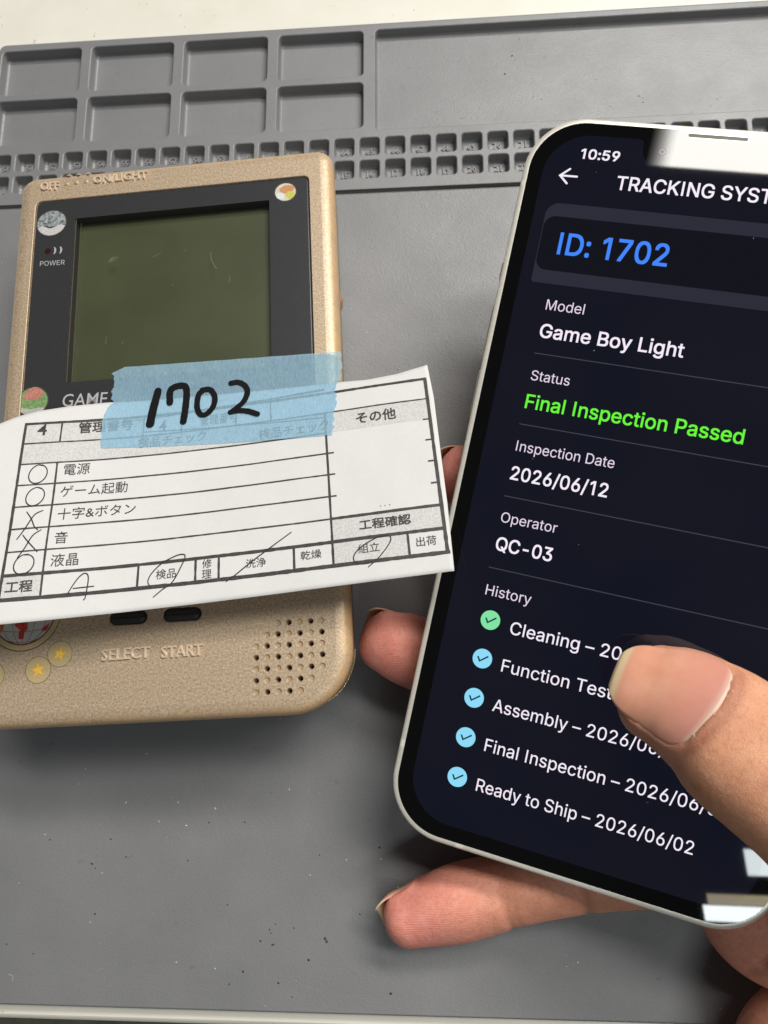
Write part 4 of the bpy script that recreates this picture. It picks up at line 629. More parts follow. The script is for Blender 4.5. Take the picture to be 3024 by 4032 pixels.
def gpoly(pts, m, z): mb.add([(gx + p[0] * gr, gy + p[1] * gr, z) for p in pts], [list(range(len(pts)))], False, m)
gpoly([(-.28, .1), (.42, .1), (.45, -.02), (.30, -.18), (.12, -.32), (.15, -.52), (.05, -.62), (.03, -.82), (-.12, -.82), (-.14, -.66), (-.1, -.55), (-.28, -.40), (-.24, -.2)], 2, .048)
gpoly([(-.95, .1), (-.62, .1), (-.6, -.2), (-.62, -.45), (-.7, -.62), (-.84, -.48), (-.95, -.2)], 5, .048)
gpoly([(.72, -.02), (.92, .05), (.9, -.22), (.75, -.25)], 2, .048); gpoly([(.62, -.5), (.86, -.36), (.74, -.6), (.6, -.62)], 2, .048)
for k in (-.75, -.38, 0, .38, .75):
    a = np.linspace(-1.5, 1.5, 24); v, f = ribbon([(gx + gr * k * math.cos(t), gy + gr * math.sin(t)) for t in a], .10, False); mb.add([(p[0], p[1], .058) for p in v], f, False, 3)
for k in (-.82, -.5, -.12, .3):
    w = math.sqrt(1 - k * k); v, f = ribbon([(gx + gr * w * t, gy + gr * (k - .10 * (1 - t * t))) for t in np.linspace(-.97, .97, 20)], .10, False); mb.add([(p[0], p[1], .056) for p in v], f, False, 3)
mb.build('globe_sticker', parent=con, mats=[m_clear, m_sea, m_cont, m_gl, m_line, m_cont2])

# ================================================================== PAPER SLIP (curled sheet; u along the rows, v down, console-front coordinates)
TH, X40, Y0, Z40, RH, TILT = 0.0505, 49.3228, 67.4919, 5.2098, 5.0561, 0.2025
KN = np.array([-12, 0, 10, 20, 40, 60, 75, 85, 95, 105.]); PHI = np.array([-.1298, -.1564, -.1830, -.1254, .0028, .0491, .0603, .0391, .0115, -.0161])
US = np.linspace(-14, 105, 239); _ph = np.interp(US, KN, PHI); _m = (_ph[1:] + _ph[:-1]) / 2; _du = US[1] - US[0]
CX = np.concatenate([[0], np.cumsum(np.cos(_m)) * _du]); CZ = np.concatenate([[0], np.cumsum(np.sin(_m)) * _du])
_i0 = np.interp(40., US, np.arange(len(US))); CX -= np.interp(40., US, CX); CZ -= np.interp(40., US, CZ)
def sheet(uv, off=0.0):
    uv = np.asarray(uv, float); u, v = uv[:, 0], uv[:, 1]
    def pos(u, v):
        x = np.interp(u, US, CX); z = np.interp(u, US, CZ) + Z40 + TILT * (v - 24); z = .5 * (z + np.sqrt(z * z + .36)) + .08 + np.clip(z / 3, 0, 1) * (.09 * np.sin(.17 * u + .21 * v) + .035 * np.sin(.42 * u - .3 * v + 1) + .012 * np.sin(.9 * u + .2 * v)); y = -v
        c, s = math.cos(TH), math.sin(TH); return np.stack([X40 + c * x - s * y, Y0 + s * x + c * y, z], 1)
    p = pos(u, v)
    if np.any(off):
        du = pos(u + .05, v) - pos(u - .05, v); dv = pos(u, v + .05) - pos(u, v - .05); n = np.cross(dv, du)
        n /= np.linalg.norm(n, axis=1)[:, None]; p = p + n * np.reshape(off, (-1, 1)) if np.ndim(off) else p + n * off
    return p
slip = empty('inspection_slip', MG, 'white printed inspection form with Japanese text and pen marks, curling over the console', 'paper slip')
topU = np.array([-14, -5.74, -2.65, 2.13, 8.68, 17.06, 71.15, 76.69, 83.61, 90.51, 91.2]); topV = np.array([3.0, -.78, -2.13, -3.37, -4.14, -4.57, -2.39, -1.95, -2.3, -3.54, -3.6])
rgtV = np.array([-4, 4.77, 19.79, 30.25, 44.43]); rgtU = np.array([90.5, 91.0, 90.85, 90.8, 90.37])
nu, nv_ = 120, 48; V = []
for i in range(nu + 1):
    for j in range(nv_ + 1):
        t = j / nv_; a = i / nu
        u = -12.5 + a * (90.6 + 12.5); vt = np.interp(u, topU, topV); vb = 45.3 - .9 * np.clip(u / 90, 0, 1)
        v_ = vt + t * (vb - vt); ur = np.interp(v_, rgtV, rgtU); u = -12.5 + a * (ur + 12.5); V.append((u, v_))
V = np.array(V); top = sheet(V, 0.0); bot = sheet(V, -.09); W_ = nv_ + 1; nn = len(V)
F = [[i * W_ + j, i * W_ + j + 1, (i + 1) * W_ + j + 1, (i + 1) * W_ + j] for i in range(nu) for j in range(nv_)]
Fb = [[nn + k for k in f[::-1]] for f in F]
bd = [(i * W_, (i + 1) * W_) for i in range(nu)] + [((i + 1) * W_ + nv_, i * W_ + nv_) for i in range(nu)] + [(j + 1, j) for j in range(nv_)] + [(nu * W_ + j, nu * W_ + j + 1) for j in range(nv_)]
Fs = [[a, b_, nn + b_, nn + a] for a, b_ in bd]
mk('sheet', np.concatenate([top, bot]), F + Fb + Fs, m_paper, slip, [True] * (2 * len(F)) + [False] * len(Fs))
def patch(u0, v0, u1, v1, off):
    n = max(2, int((u1 - u0) / 1.2)); uv = [(u0 + (u1 - u0) * i / n, v) for i in range(n + 1) for v in (v0, (v0 + v1) / 2, v1)]
    f = [[i * 3 + j, i * 3 + j + 1, (i + 1) * 3 + j + 1, (i + 1) * 3 + j] for i in range(n) for j in range(2)]; return sheet(uv, off), f
mb = MB()
C = [0, 7.775, 66.894, 89.603]; R_ = [RH * i for i in range(9)]
for (u0, i0, u1, i1) in ((0, 0, 7.78, 1), (7.78, 0, 25.6, 1), (0, 1, 66.9, 2), (66.9, 1, 89.6, 2), (66.9, 6, 89.6, 7), (0, 7, 7.78, 8), (66.9, 7, 82.1, 8)):
    mb.add(*patch(u0, R_[i0], u1, R_[i1], .03))
mb.build('shaded_cell', m_shade, slip)
mb = MB()
def seg(u0, v0, u1, v1, w, off=.06):
    L = math.hypot(u1 - u0, v1 - v0); n = max(2, int(L / 1.0)); pts = np.stack([np.linspace(u0, u1, n + 1), np.linspace(v0, v1, n + 1)], 1)
    if abs(u1 - u0) > 1e-3: pts[0, 0] -= w / 2 * .9; pts[-1, 0] += w / 2 * .9
    v, f = ribbon(pts, w * (1 + .08 * rng.normal(size=n + 1)), False); mb.add(sheet(v, off), f)
TK, TN = .72, .34
seg(0, 0, 89.6, 0, .62); seg(0, RH, 89.6, RH, TN)
seg(0, 2 * RH, 66.9, 2 * RH, TN)
for i in (3, 4, 5, 6): seg(0, i * RH, 68.2 if i < 6 else 66.9, i * RH, TN)
for i in (2, 3, 4, 5): seg(88.2, i * RH, 89.6, i * RH, .36)
seg(66.9, 6 * RH, 89.6, 6 * RH, .62); seg(0, 7 * RH, 89.6, 7 * RH, TK); seg(0, 8 * RH, 89.75, 8 * RH, .82)
seg(0, 0, 0, 8 * RH, .58, .07); seg(89.6, -.1, 89.6, 8 * RH, .74, .07); seg(66.894, RH, 66.894, 8 * RH, .5, .07)
seg(7.775, 0, 7.775, RH, .38, .07); seg(7.775, 2 * RH, 7.775, 8 * RH, .42, .07)
for u in (26.72, 38.52, 43.35, 58.9, 82.15): seg(u, 7 * RH, u, 8 * RH, .5, .07)
for u, a, c_ in ((25.7, 0, 6.9), (34.3, 3.6, 5.7), (46.77, 0, RH), (54.65, .4, RH)): seg(u, a, u, c_, .3, .07)
seg(25.8, 4.0, 66.9, 6.2, .26, .065); seg(17.4, 1.1, 66.9, -1.2, .2, .065); seg(30, .1, 66.9, -.9, .3, .065)
mb.build('table_rule', m_ink, slip)
JT = [('4', 2.7, 3.05, 4.6, 2.75, .03), ('管理番号', 11.4, 3.1, 23.2, 2.75, .02), ('4', 29.2, 4.25, 30.85, 2.7, .01), ('管理番号', 38.5, 4.1, 47.0, 2.7, .0), ('検品チェック', 24.7, 8.0, 40.0, 2.65, .006), ('検品チェック', 51.9, 9.5, 67.6, 2.75, .006),
      ('電源', 9.3, 13.45, 14.75, 2.75, .002), ('ゲーム起動', 9.15, 18.65, 23.25, 2.7, .002), ('十字&ボタン', 9.2, 23.9, 25.3, 2.65, .002), ('音', 9.25, 29.25, 11.8, 2.65, .002), ('液晶', 9.05, 34.25, 14.45, 2.75, .002), ('工程', .9, 39.0, 6.0, 2.4, .028),
      ('検品', 30.4, 39.0, 34.55, 2.1, .004), ('修', 39.9, 37.72, 41.92, 1.95, .003), ('理', 39.88, 39.9, 41.88, 1.85, .003), ('洗浄', 48.95, 38.75, 53.1, 1.95, .004), ('乾燥', 60.25, 38.45, 64.55, 1.9, .004), ('組立', 72.05, 38.55, 76.35, 1.95, .004), ('出荷', 83.7, 38.65, 87.7, 2.0, .004), ('工程確認', 72.6, 33.6, 83.05, 2.2, .03), ('その他', 73.7, 8.95, 82.35, 2.75, .018)]
mb = MB()
for (s, u0, vb, u1, h, of) in JT:
    bold = of > .012
    v, f = text_geo(s, .004 if bold else of, res=2); q = np.empty((len(v), 2)); lo_, hi_ = v.min(0), v.max(0)
    q[:, 0] = u0 + (v[:, 0] - lo_[0]) * (u1 - u0) / (hi_[0] - lo_[0]); q[:, 1] = vb - (v[:, 1] - lo_[1]) * h / (hi_[1] - lo_[1]); mb.add(sheet(q, .085), f)
    if bold:
        for k, (a_, b_) in enumerate(((.1, 0), (0, .09), (.1, .09))): mb.add(sheet(q + np.array([a_, b_]), .088 + .003 * k), f)
for u in (77.3, 78.25, 79.2): mb.add(sheet(circ(u, 28.95, .12, 8), .085), [list(range(8))])
mb.build('printed_text', m_ink, slip)
def loop_pts(cx, cy, rx, ry, a0, tilt, n=13):
    out = []
    for k in range(n):
        a = a0 - (2 * math.pi + .35) * k / (n - 1); r = 1 + .035 * math.sin(2.1 * a + cx) - .03 * k / n
        x, y = rx * r * math.cos(a), ry * r * math.sin(a); out.append((cx + x * math.cos(tilt) - y * math.sin(tilt), cy + x * math.sin(tilt) + y * math.cos(tilt)))
    return out
PEN = [loop_pts(4.05, 12.7, 1.9, 2.22, -1.3, .15), loop_pts(4.1, 18.05, 1.85, 2.15, -1.2, .2), loop_pts(3.85, 33.2, 1.95, 2.15, -1.5, .2),
       [(2.86, 21.51), (3.99, 23.18), (4.83, 24.98), (5.63, 25.80)], [(6.08, 21.42), (4.50, 22.35), (2.92, 25.50), (1.69, 27.61)], [(2.78, 26.75), (4.04, 28.32), (6.14, 30.68)], [(6.31, 25.85), (4.78, 27.03), (3.48, 29.78), (2.38, 31.68)],
       [(12.93, 40.36), (14.50, 37.47), (15.72, 36.22), (16.56, 36.53), (16.79, 38.0), (16.56, 41.17), (16.26, 41.78)], [(14.01, 39.19), (15.85, 39.14), (18.01, 39.08)],
       [(29.31, 40.22), (28.88, 39.21), (29.47, 37.65), (31.55, 35.58), (34.34, 34.30), (35.92, 34.18), (36.27, 34.85), (35.69, 36.37), (33.95, 39.76), (31.84, 41.29), (30.16, 42.60)], [(44.92, 41.02), (46.64, 39.94), (50.11, 37.45), (53.96, 34.97), (58.50, 32.12)],
       [(73.84, 41.57), (76.12, 39.80), (78.17, 37.50), (78.74, 36.27), (78.33, 35.63), (76.33, 35.55), (73.10, 36.99), (71.29, 38.53), (71.04, 39.94), (72.06, 40.71), (74.05, 40.81)]]
for s in PEN:
    c = catmull(s, 8); n = len(c); w = .21 * (.8 + .4 * np.sin(np.linspace(.3, 2.8, n))); v, f = ribbon(c, w); o = mk('pen_mark', sheet(v, .105), f, m_pen, slip)

# ================================================================== TAPE
tape = empty('masking_tape', MG, 'strip of pale blue masking tape with a marker number holding the slip on the console', 'tape')
lv = np.array([-12.9, -12.0, -9.71, -6.51, -4.5, -1.73, 2.23, 7.30]); lu = np.array([18.9, 18.3, 18.55, 18.3, 17.9, 16.95, 16.44, 16.37])
rv = np.array([-10.2, -6, -3.0, -2.5, 1.17, 5.05, 10.93]); ru = np.array([71.7, 71.3, 71.1, 70.3, 69.55, 69.0, 68.3])
NR, NC = 64, 60; uv = []
jag = lambda s: np.interp(np.linspace(0, 1, NR + 1), np.linspace(0, 1, 22), np.random.default_rng(s).normal(0, .26, 22)) + np.random.default_rng(s + 1).normal(0, .07, NR + 1)
jl, jr = jag(3), jag(9)
for i in range(NR + 1):
    t = i / NR; vL = -13.3 + t * (7.3 + 13.3); vR = -10.2 + t * (10.93 + 10.2)
    a = np.interp(vL, lv, lu) + jl[i]; c_ = np.interp(vR, rv, ru) + jr[i]
    if i < 4: a += .35 * (4 - i) ** 1.1
    for j in range(NC + 1): s = j / NC; uv.append((a + s * (c_ - a), vL + s * (vR - vL)))
uv = np.array(uv); top = sheet(uv, .22); n_ = len(uv)
top[:, 2] += .05 * np.sin(uv[:, 0] * .9 + 2 * np.sin(uv[:, 1] * .4)) * np.clip((uv[:, 1] + 6) / -3, 0, 1)
F = [[i * (NC + 1) + j, (i + 1) * (NC + 1) + j, (i + 1) * (NC + 1) + j + 1, i * (NC + 1) + j + 1] for i in range(NR) for j in range(NC)]
mk('strip', top, F, m_tape, tape, True)
MK = [([(28.78, -6.15), (27.77, -1.88), (27.18, 2.26)], [1.75, 1.9, 1.9]), ([(31.51, -2.81), (31.64, -5.70), (32.91, -6.68), (34.89, -6.61), (35.46, -5.19), (35.17, -1.35), (34.74, 2.56)], [1.6] * 7),
      ([(39.49, -5.02), (38.21, -3.86), (37.82, -.99), (38.55, 1.09), (39.96, 1.29), (41.54, -.47), (41.92, -2.96), (40.91, -4.83), (39.13, -5.0)], [1.35] * 9), ([(45.79, -5.77), (47.47, -5.77), (49.02, -4.67), (49.48, -2.86), (48.36, -.47), (45.71, 1.53)], [1.3, 1.3, 1.35, 1.35, 1.3, 1.2]), ([(45.5, 1.62), (47.47, 1.51), (49.58, 1.99), (51.67, 3.03)], [1.25, 1.3, 1.4, 1.35])]
for k, (pts, w) in enumerate(MK):
    c = catmull(pts, 8); n = len(c); ww = np.interp(np.linspace(0, 1, n), np.linspace(0, 1, len(w)), w) * (1 + .03 * np.sin(np.arange(n) * 1.3)); v, f = ribbon(c, ww); mk('marker_stroke', sheet(v, .30 + .012 * k), f, m_marker, tape)

# ================================================================== SMARTPHONE
K = 1.04
RP = Matrix(((0.9611, 0.2266, -0.1580), (-0.2450, 0.9634, -0.1091), (0.1275, 0.1436, 0.9814)))
MP = Matrix.Translation(Vector((0.7451, -70.2234, 23.2194)) * MM) @ RP.to_4x4()
phone = empty('smartphone', MP, 'smartphone with a pale metal frame held in a hand, dark tracking screen lit', 'phone')
PW, PHh, PD, PR = 71.5 * K, 146.7 * K, 7.7 * K, 11.3 * K
def pl(ins): return rrect(0, 0, PW, PHh, (PR,) * 4, inset=ins, seg=16)
mb = MB()
strip(mb, [(pl(1.30), -.02), (pl(1.15), .0), (pl(.55), -.03), (pl(.25), -.14), (pl(.08), -.36), (pl(0), -.7), (pl(0), -PD + .7), (pl(.1), -PD + .3), (pl(.4), -PD + .06), (pl(1.2), -PD)][::-1])
fr_ = mb.build('metal_frame', m_frame, phone)
g = pl(1.18); mk('front_glass', [(p[0], p[1], .03) for p in g], [list(range(len(g)))], m_glass, phone)
g = pl(1.0); mk('back_panel', [(p[0], p[1], -PD + .01) for p in g][::-1], [list(range(len(g)))], m_back, phone)
# antenna bands wrap the frame
def band(name, p, d, w):
    mb = MB(); q = np.array(p, float); d = np.array(d, float); n = np.array([-d[1], d[0]])   # n points outwards
    prof = [(-1.15, .012), (-.55, -.018), (-.24, -.128), (-.07, -.35), (.012, -.7), (.012, -PD + .7)]
    v = []
    for s in (-w / 2, w / 2):
        for o_, z in prof: v.append((*(q + d * s + n * o_), z))
    k = len(prof); mb.add(v, [[i, i + 1, k + i + 1, k + i] for i in range(k - 1)], True); return mb.build(name, m_band, fr_)
band('antenna_band', (0, 132.2 * K), (0, 1), 1.15 * K); band('antenna_band', (0, 16.7 * K), (0, 1), 1.4 * K); band('antenna_band', (15.6 * K, 0), (-1, 0), 1.5 * K)
# side keys on the left edge
def key(y0, y1, name):
    mb = MB(); L = [(0.05, 0), (-.42, 0), (-.55, .25)]
    y0 *= K; y1 *= K
    lp = rrect(-PD / 2 - 1.45, y0, -PD / 2 + 1.45, y1, (1.4,) * 4, seg=5)
    v = []; n = len(lp)
    for x, ins in L: v += [(x, p[1], p[0]) for p in offs(lp, ins)]
    f = [[k * n + i, k * n + (i + 1) % n, (k + 1) * n + (i + 1) % n, (k + 1) * n + i] for k in range(2) for i in range(n)] + [list(range(2 * n, 3 * n))]
    mb.add(v, f, True); return mb.build(name, m_frame, phone)
key(112.7, 117.0, 'mute_switch'); key(97.0, 108.0, 'volume_button'); key(83.5, 94.0, 'volume_button')
# display with its notch
dx0, dx1, dy0, dy1 = 3.95, 67.55, 3.9, 143.05
out = rrect(dx0, dy0, dx1, dy1, (8.6,) * 4, seg=16)
nx0, nx1, ny = 22.3, 49.2, 137.85
notch = []
def arc(cx, cy, r, a0, a1, n=8): return [(cx + r * math.cos(math.radians(a)), cy + r * math.sin(math.radians(a))) for a in np.linspace(a0, a1, n)]
notch = arc(nx1 + .8, dy1 - .8, .8, 90, 180, 5) + arc(nx1 - 3.6, ny + 3.6, 3.6, 0, -90) + arc(nx0 + 3.6, ny + 3.6, 3.6, -90, -180) + arc(nx0 - .8, dy1 - .8, .8, 0, 90, 5)
cut = 17 * 3; lp = out[:cut] + notch + out[cut:]
bm = bmesh.new(); vs_ = [bm.verts.new((p[0] * K, p[1] * K, .05)) for p in lp]; _f = bm.faces.new(vs_); _f.normal_update(); bmesh.ops.triangulate(bm, faces=bm.faces[:], quad_method='BEAUTY', ngon_method='EAR_CLIP')
bm.verts.index_update(); DV = [v.co[:] for v in bm.verts]; DF = [[v.index for v in f.verts] for f in bm.faces]; bm.free()
disp = mk('display', DV, DF, m_disp, phone)
zz = [.07]
def ui(name, mat, v, f, dz=None):
    v = np.asarray(v, float); o = np.zeros((len(v), 3)); o[:, :2] = v[:, :2] * K; o[:, 2] = (.07 if dz is None else dz) + (v[:, 2] if v.shape[1] > 2 else 0)
    return mk(name, o, f, mat, disp)
def ui_poly(name, mat, lp, dz): return ui(name, mat, lp, [list(range(len(lp)))], dz)
lpC = rrect(6.3, 112.2, 72 - 6.3, 128.7, (.6, .6, 2.6, 2.6), seg=8); lpC = [(min(p[0], 67.5), p[1]) for p in lpC]
ui_poly('header_card', m_card, lpC, .062)
ui_poly('number_card', m_card_in, rrect(6.45, 114.9, 65.4, 126.0, (2.2,) * 4, seg=8), .070)
UI = [('10:59', 10.75, 138.22, 18.3, 1.95, .016, m_white), ('TRACKING SYSTEM', 18.75, 132.55, 52.4, 2.72, .010, m_white), ('ID: 1702', 10.15, 118.4, 31.15, 4.3, .012, m_blue), ('Model', 10.3, 106.95, 17.75, 2.08, -.001, m_soft), ('Game Boy Light', 10.15, 101.3, 37.45, 2.72, .010, m_white),
      ('Status', 10.3, 92.55, 17.85, 2.0, -.001, m_soft), ('Final Inspection Passed', 10.3, 86.85, 50.8, 2.78, .009, m_green), ('Inspection Date', 10.35, 78.15, 29.25, 2.05, -.001, m_soft), ('2026/06/12', 10.4, 72.4, 29.1, 2.62, .010, m_white), ('Operator', 10.35, 63.75, 21.3, 2.0, -.001, m_soft),
      ('QC-03', 10.45, 58.15, 21.45, 2.6, .010, m_white), ('History', 10.4, 49.15, 19.3, 2.03, -.001, m_soft), ('Cleaning – 2026/06/02', 16.55, 42.75, 52.6, 2.42, .004, m_white), ('Function Test – 2026/06/02', 16.45, 35.3, 60.0, 2.4, .002, m_white),
      ('Assembly – 2026/06/02', 16.35, 27.5, 52.2, 2.38, .002, m_white), ('Final Inspection – 2026/06/02', 16.45, 19.65, 60.8, 2.4, .002, m_white), ('Ready to Ship – 2026/06/02', 16.45, 11.85, 56.3, 2.36, .002, m_white)]
for (s, x0, y0, x1, cap, of, m) in UI:
    v, f = fit_sans(s, x0, y0, x1, cap, of); ui('screen_text', m, v, f, .085)
for y in (97.9, 83.45, 68.85, 54.45):
    ui('divider_line', m_rule, [(10.0, y), (61.6, y), (61.6, y + .17), (10.0, y + .17)], [[0, 1, 2, 3]], .08)
for k, (x, y) in enumerate(((12.47, 44.45), (12.5, 36.8), (12.52, 29.0), (12.53, 21.2), (12.53, 13.35))):
    o = ui_poly('status_badge', m_mint if k == 0 else m_sky, circ(x, y, 1.9, 40), .08)
    v, f = ribbon([(x - .95, y + .1), (x - .95 + .45, y - .62), (x - .5 + .02, y - .66), (x + 1.05, y + .62)], .33, False)
    v = np.array([(x - 1.08, y + .22), (x - .80, y + .34), (x - .38, y - .33), (x + .98, y + .80), (x + 1.14, y + .52), (x - .50, y - .78)]); v3 = np.zeros((6, 3)); v3[:, :2] = v * K; v3[:, 2] = .09
    mk('tick_mark', v3, [[0, 5, 2, 1], [5, 4, 3, 2]], m_tick, o)
mb = MB()
for a, c_ in (((7.55, 134.37), (10.9, 134.4)), ((7.6, 134.37), (9.28, 135.85)), ((7.6, 134.37), (9.2, 132.85))):
    v, f = ribbon(np.linspace(a, c_, 4), .40); mb.add([(p[0] * K, p[1] * K, .085) for p in v], f)
mb.build('back_arrow', m_white, disp)
mb = MB()
for k in range(11):
    x, y, r, a = rng.uniform(5, 64), rng.uniform(8, 136), rng.uniform(.05, .13), rng.uniform(0, 6.28)
    mb.add([((x + r * (2.2 if k % 5 == 0 else 1) * math.cos(a + 1.57 * i) ) * K, (y + r * math.sin(a + 1.57 * i)) * K, .10 + .02 * (i % 2)) for i in range(4)], [[0, 1, 2, 3]])
o = mb.build('screen_dust', simple('lint', (.30, .30, .31), .9), disp); o['kind'] = 'stuff'
# earpiece and front camera
e0 = rrect(29.75, 144.0, 41.4, 145.25, (.6,) * 4, seg=6); e1 = rrect(30.1, 144.25, 41.05, 144.98, (.36,) * 4, seg=6)
mb = MB(); s_ = lambda lp, z: [(p[0] * K, p[1] * K, z) for p in lp]
n = len(e0); mb.add(s_(e0, .034) + s_(e1, -.1 + .14), [[i, (i + 1) % n, n + (i + 1) % n, n + i] for i in range(n)], True); ep = mb.build('earpiece', m_frame, phone)
mk('earpiece_mesh', s_(e1, .045), [list(range(n))], m_slot, ep)
mk('front_camera', s_(circ(25.98, 140.9, .85, 28), .036), [list(range(28))], m_lens, phone)
m_glint = simple('lens_ring', (.10, .10, .14), .15, metal=.8)
v, f = ringpoly(.42, .5, 30); mk('camera_ring', [((25.98 + p[0]) * K, (140.9 + p[1]) * K, .045) for p in v], f, m_glint, phone)

# ================================================================== HAND
def tube(chain, D, cap0=None, n=26, sup=2.25):
    """chain rows: x y z half-width half-thickness, tip first; D = dorsal direction; returns verts, faces and a frame sampler"""
    Cc = catmull(chain, 10); pts = Cc[:, :3]; a = Cc[:, 3]; b_ = Cc[:, 4]
    T = np.gradient(pts, axis=0); T /= np.linalg.norm(T, axis=1)[:, None]
    if cap0:
        k = 9; th = np.linspace(math.pi / 2 - .04, 0, k, endpoint=False); t0 = T[0]
        cp = np.stack([pts[0] - t0 * cap0 * math.sin(x) for x in th]); pts = np.concatenate([cp, pts]); T = np.concatenate([np.repeat(t0[None], k, 0), T])
        sh_ = np.array([math.cos(x) for x in th]) ** .85; a = np.concatenate([a[0] * sh_, a]); b_ = np.concatenate([b_[0] * sh_, b_])
    D = np.array(D, float); V = []
    B = np.cross(T, D); B /= np.linalg.norm(B, axis=1)[:, None]; U = np.cross(B, T)
    ang = np.linspace(0, 2 * math.pi, n, endpoint=False)
    ca, sa = np.cos(ang), np.sin(ang); ex = 2 / sup
    px, py = np.sign(ca) * np.abs(ca) ** ex, np.sign(sa) * np.abs(sa) ** ex
    for i in range(len(pts)): V += (pts[i] + a[i] * px[:, None] * B[i] + b_[i] * py[:, None] * U[i]).tolist()
    m = len(pts); F = [[i * n + j, i * n + (j + 1) % n, (i + 1) * n + (j + 1) % n, (i + 1) * n + j] for i in range(m - 1) for j in range(n)]
    F += [list(range(n))[::-1], list(range((m - 1) * n, m * n))]
    arc_ = np.concatenate([[0], np.cumsum(np.linalg.norm(np.diff(pts, axis=0), axis=1))])
    def frame(s):
        if s < 0:
            return pts[0] + T[0] * s, T[0], B[0], U[0], 0, 0
        g = lambda arr: np.stack([np.interp(s, arc_, arr[:, c]) for c in range(3)])
        return g(pts), g(T), g(B), g(U), np.interp(s, arc_, a), np.interp(s, arc_, b_)
    return np.array(V), F, frame
THUMB = [(44.7, 41.3, 10.0, 8.6, 6.9), (48.0, 41.0, 11.2, 9.6, 7.6), (51.5, 40.2, 12.6, 10.3, 8.3), (55.5, 38.7, 14.2, 11.1, 9.3), (59, 36.5, 16, 11.7, 10.2), (64, 34.6, 17.3, 12.2, 10.9), (72, 30.5, 17.5, 12.6, 11.2), (82, 23, 12.5, 13.2, 11.5), (91, 12, -1, 14, 12), (95, 0, -14, 15, 11)]
RING = [(-10.0, 34.8, -13.0, 7.0, 6.4), (-6, 34.2, -13.6, 8.1, 7.2), (-1.0, 33.7, -14.8, 8.6, 7.6), (6, 33.5, -16.4, 8.4, 7.6), (22, 32.5, -17.4, 8.6, 8.0), (45, 28, -18, 9, 8.4), (70, 19, -19, 10, 9), (92, 3, -19, 12, 9)]
MIDDLE = [(-1.0, 75.2, -14, 7.0, 6.2), (4, 75.6, -15.2, 7.8, 7), (12, 75.2, -17, 8.2, 7.6), (28, 70, -18, 8.6, 8), (48, 57, -18.5, 9, 8.4), (70, 38, -19, 10, 9), (92, 10, -19, 12, 9)]
INDEX = [(14, 104, -15.8, 7, 6.2), (20, 101, -16.6, 8, 7), (34, 93, -18, 8.4, 7.8), (52, 77, -18.5, 9, 8.4), (74, 50, -19, 10, 9), (93, 17, -18, 12, 9)]
PINKY = [(8.4, -23.1, -13.6, 6.6, 5.6), (12.5, -20.6, -14.4, 8.0, 6.4), (17.5, -17.6, -15.2, 8.9, 7.2), (22.5, -14.8, -16, 8.7, 7.3), (28.5, -11.6, -16.6, 7.9, 6.9), (33.5, -8.6, -16.9, 8.0, 7.0), (40, -5.0, -17.3, 8.2, 7.3), (49, -1.2, -17.8, 7.9, 7.3), (58, 2.2, -18.4, 8.4, 7.8), (70, 6, -19, 10, 9), (92, 2, -19, 12, 9)]
HEEL = [(68, 6.6, -19, 8.8, 7.6), (75, 0.2, -19.2, 10.8, 8.6), (80.5, -3.6, -19.5, 11.0, 9.0), (89, -3, -19, 11, 9.5), (99, 1, -18, 11, 10)]
WRIST = [(95, -10, -18.6, 10, 8.5), (97, -20, -18.6, 19.6, 9.6), (100, -31, -18.4, 21, 11), (105, -48, -18, 19, 13), (114, -70, -17, 21, 15), (124, -95, -15, 23, 17)]
dorsT = (-.12, .36, .92)
parts = [tube(THUMB, dorsT, 6.0), tube(RING, (.1, .55, -.82), 5.8), tube(MIDDLE, (.1, .66, -.74), 5.6), tube(INDEX, (0, .3, -.95), 5.6), tube(PINKY, (-.20, .60, -.78), 5.6), tube(HEEL, (0, 0, -1), 6), tube(WRIST, (0, 0, -1), 8)]
V = []; F = []
for v, f, _ in parts:
    b_ = len(V); V += v.tolist(); F += [[b_ + i for i in ff] for ff in f]
m_skin, nt, b = new_mat('skin'); vec = coords(nt)
base = ramp(nt, noise(nt, vec, .22, 4, .6), [(.3, (.76, .355, .205)), (.7, (.87, .45, .275))])
pink = ramp(nt, noise(nt, vec, .35, 3, .6), [(.3, (.84, .27, .22)), (.7, (.93, .38, .32))])
c1 = mix(nt, attr(nt, 'pink'), base, pink)
c2 = mix(nt, ramp(nt, noise(nt, vec, 1.1, 4, .7), [(.48, G(0)), (.72, G(.5))]), c1, (.56, .20, .12))
c3 = mix(nt, attr(nt, 'crease'), c2, (.36, .12, .07))
nt.links.new(c3, b.inputs['Base Color']); P(b, rough=.46, spec=.4, sss=.22, sssr=(1.0, .36, .2), ssss=.0022)
wv = N(nt, 'ShaderNodeTexWave', wave_type='BANDS', bands_direction='Y'); wv.inputs['Scale'].default_value = .62; wv.inputs['Distortion'].default_value = 5.0; wv.inputs['Detail'].default_value = 2; wv.inputs['Detail Scale'].default_value = .35
mpv = N(nt, 'ShaderNodeMapping'); mpv.inputs['Rotation'].default_value = (0, 0, -.35); nt.links.new(vec, mpv.inputs[0]); nt.links.new(mpv.outputs[0], wv.inputs['Vector'])
vo = N(nt, 'ShaderNodeTexVoronoi', feature='DISTANCE_TO_EDGE'); vo.inputs['Scale'].default_value = 2.3; nt.links.new(vec, vo.inputs['Vector'])
vm = ramp(nt, vo.outputs['Distance'], [(0.0, G(0)), (.12, G(1))])
rid = addv(nt, wv.outputs['Fac'], attr(nt, 'pink'), 'MULTIPLY')
hgt = addv(nt, addv(nt, rid, .30, 'MULTIPLY'), addv(nt, addv(nt, vm, .30, 'MULTIPLY'), addv(nt, noise(nt, vec, .55, 5, .65), 1.3, 'MULTIPLY')))
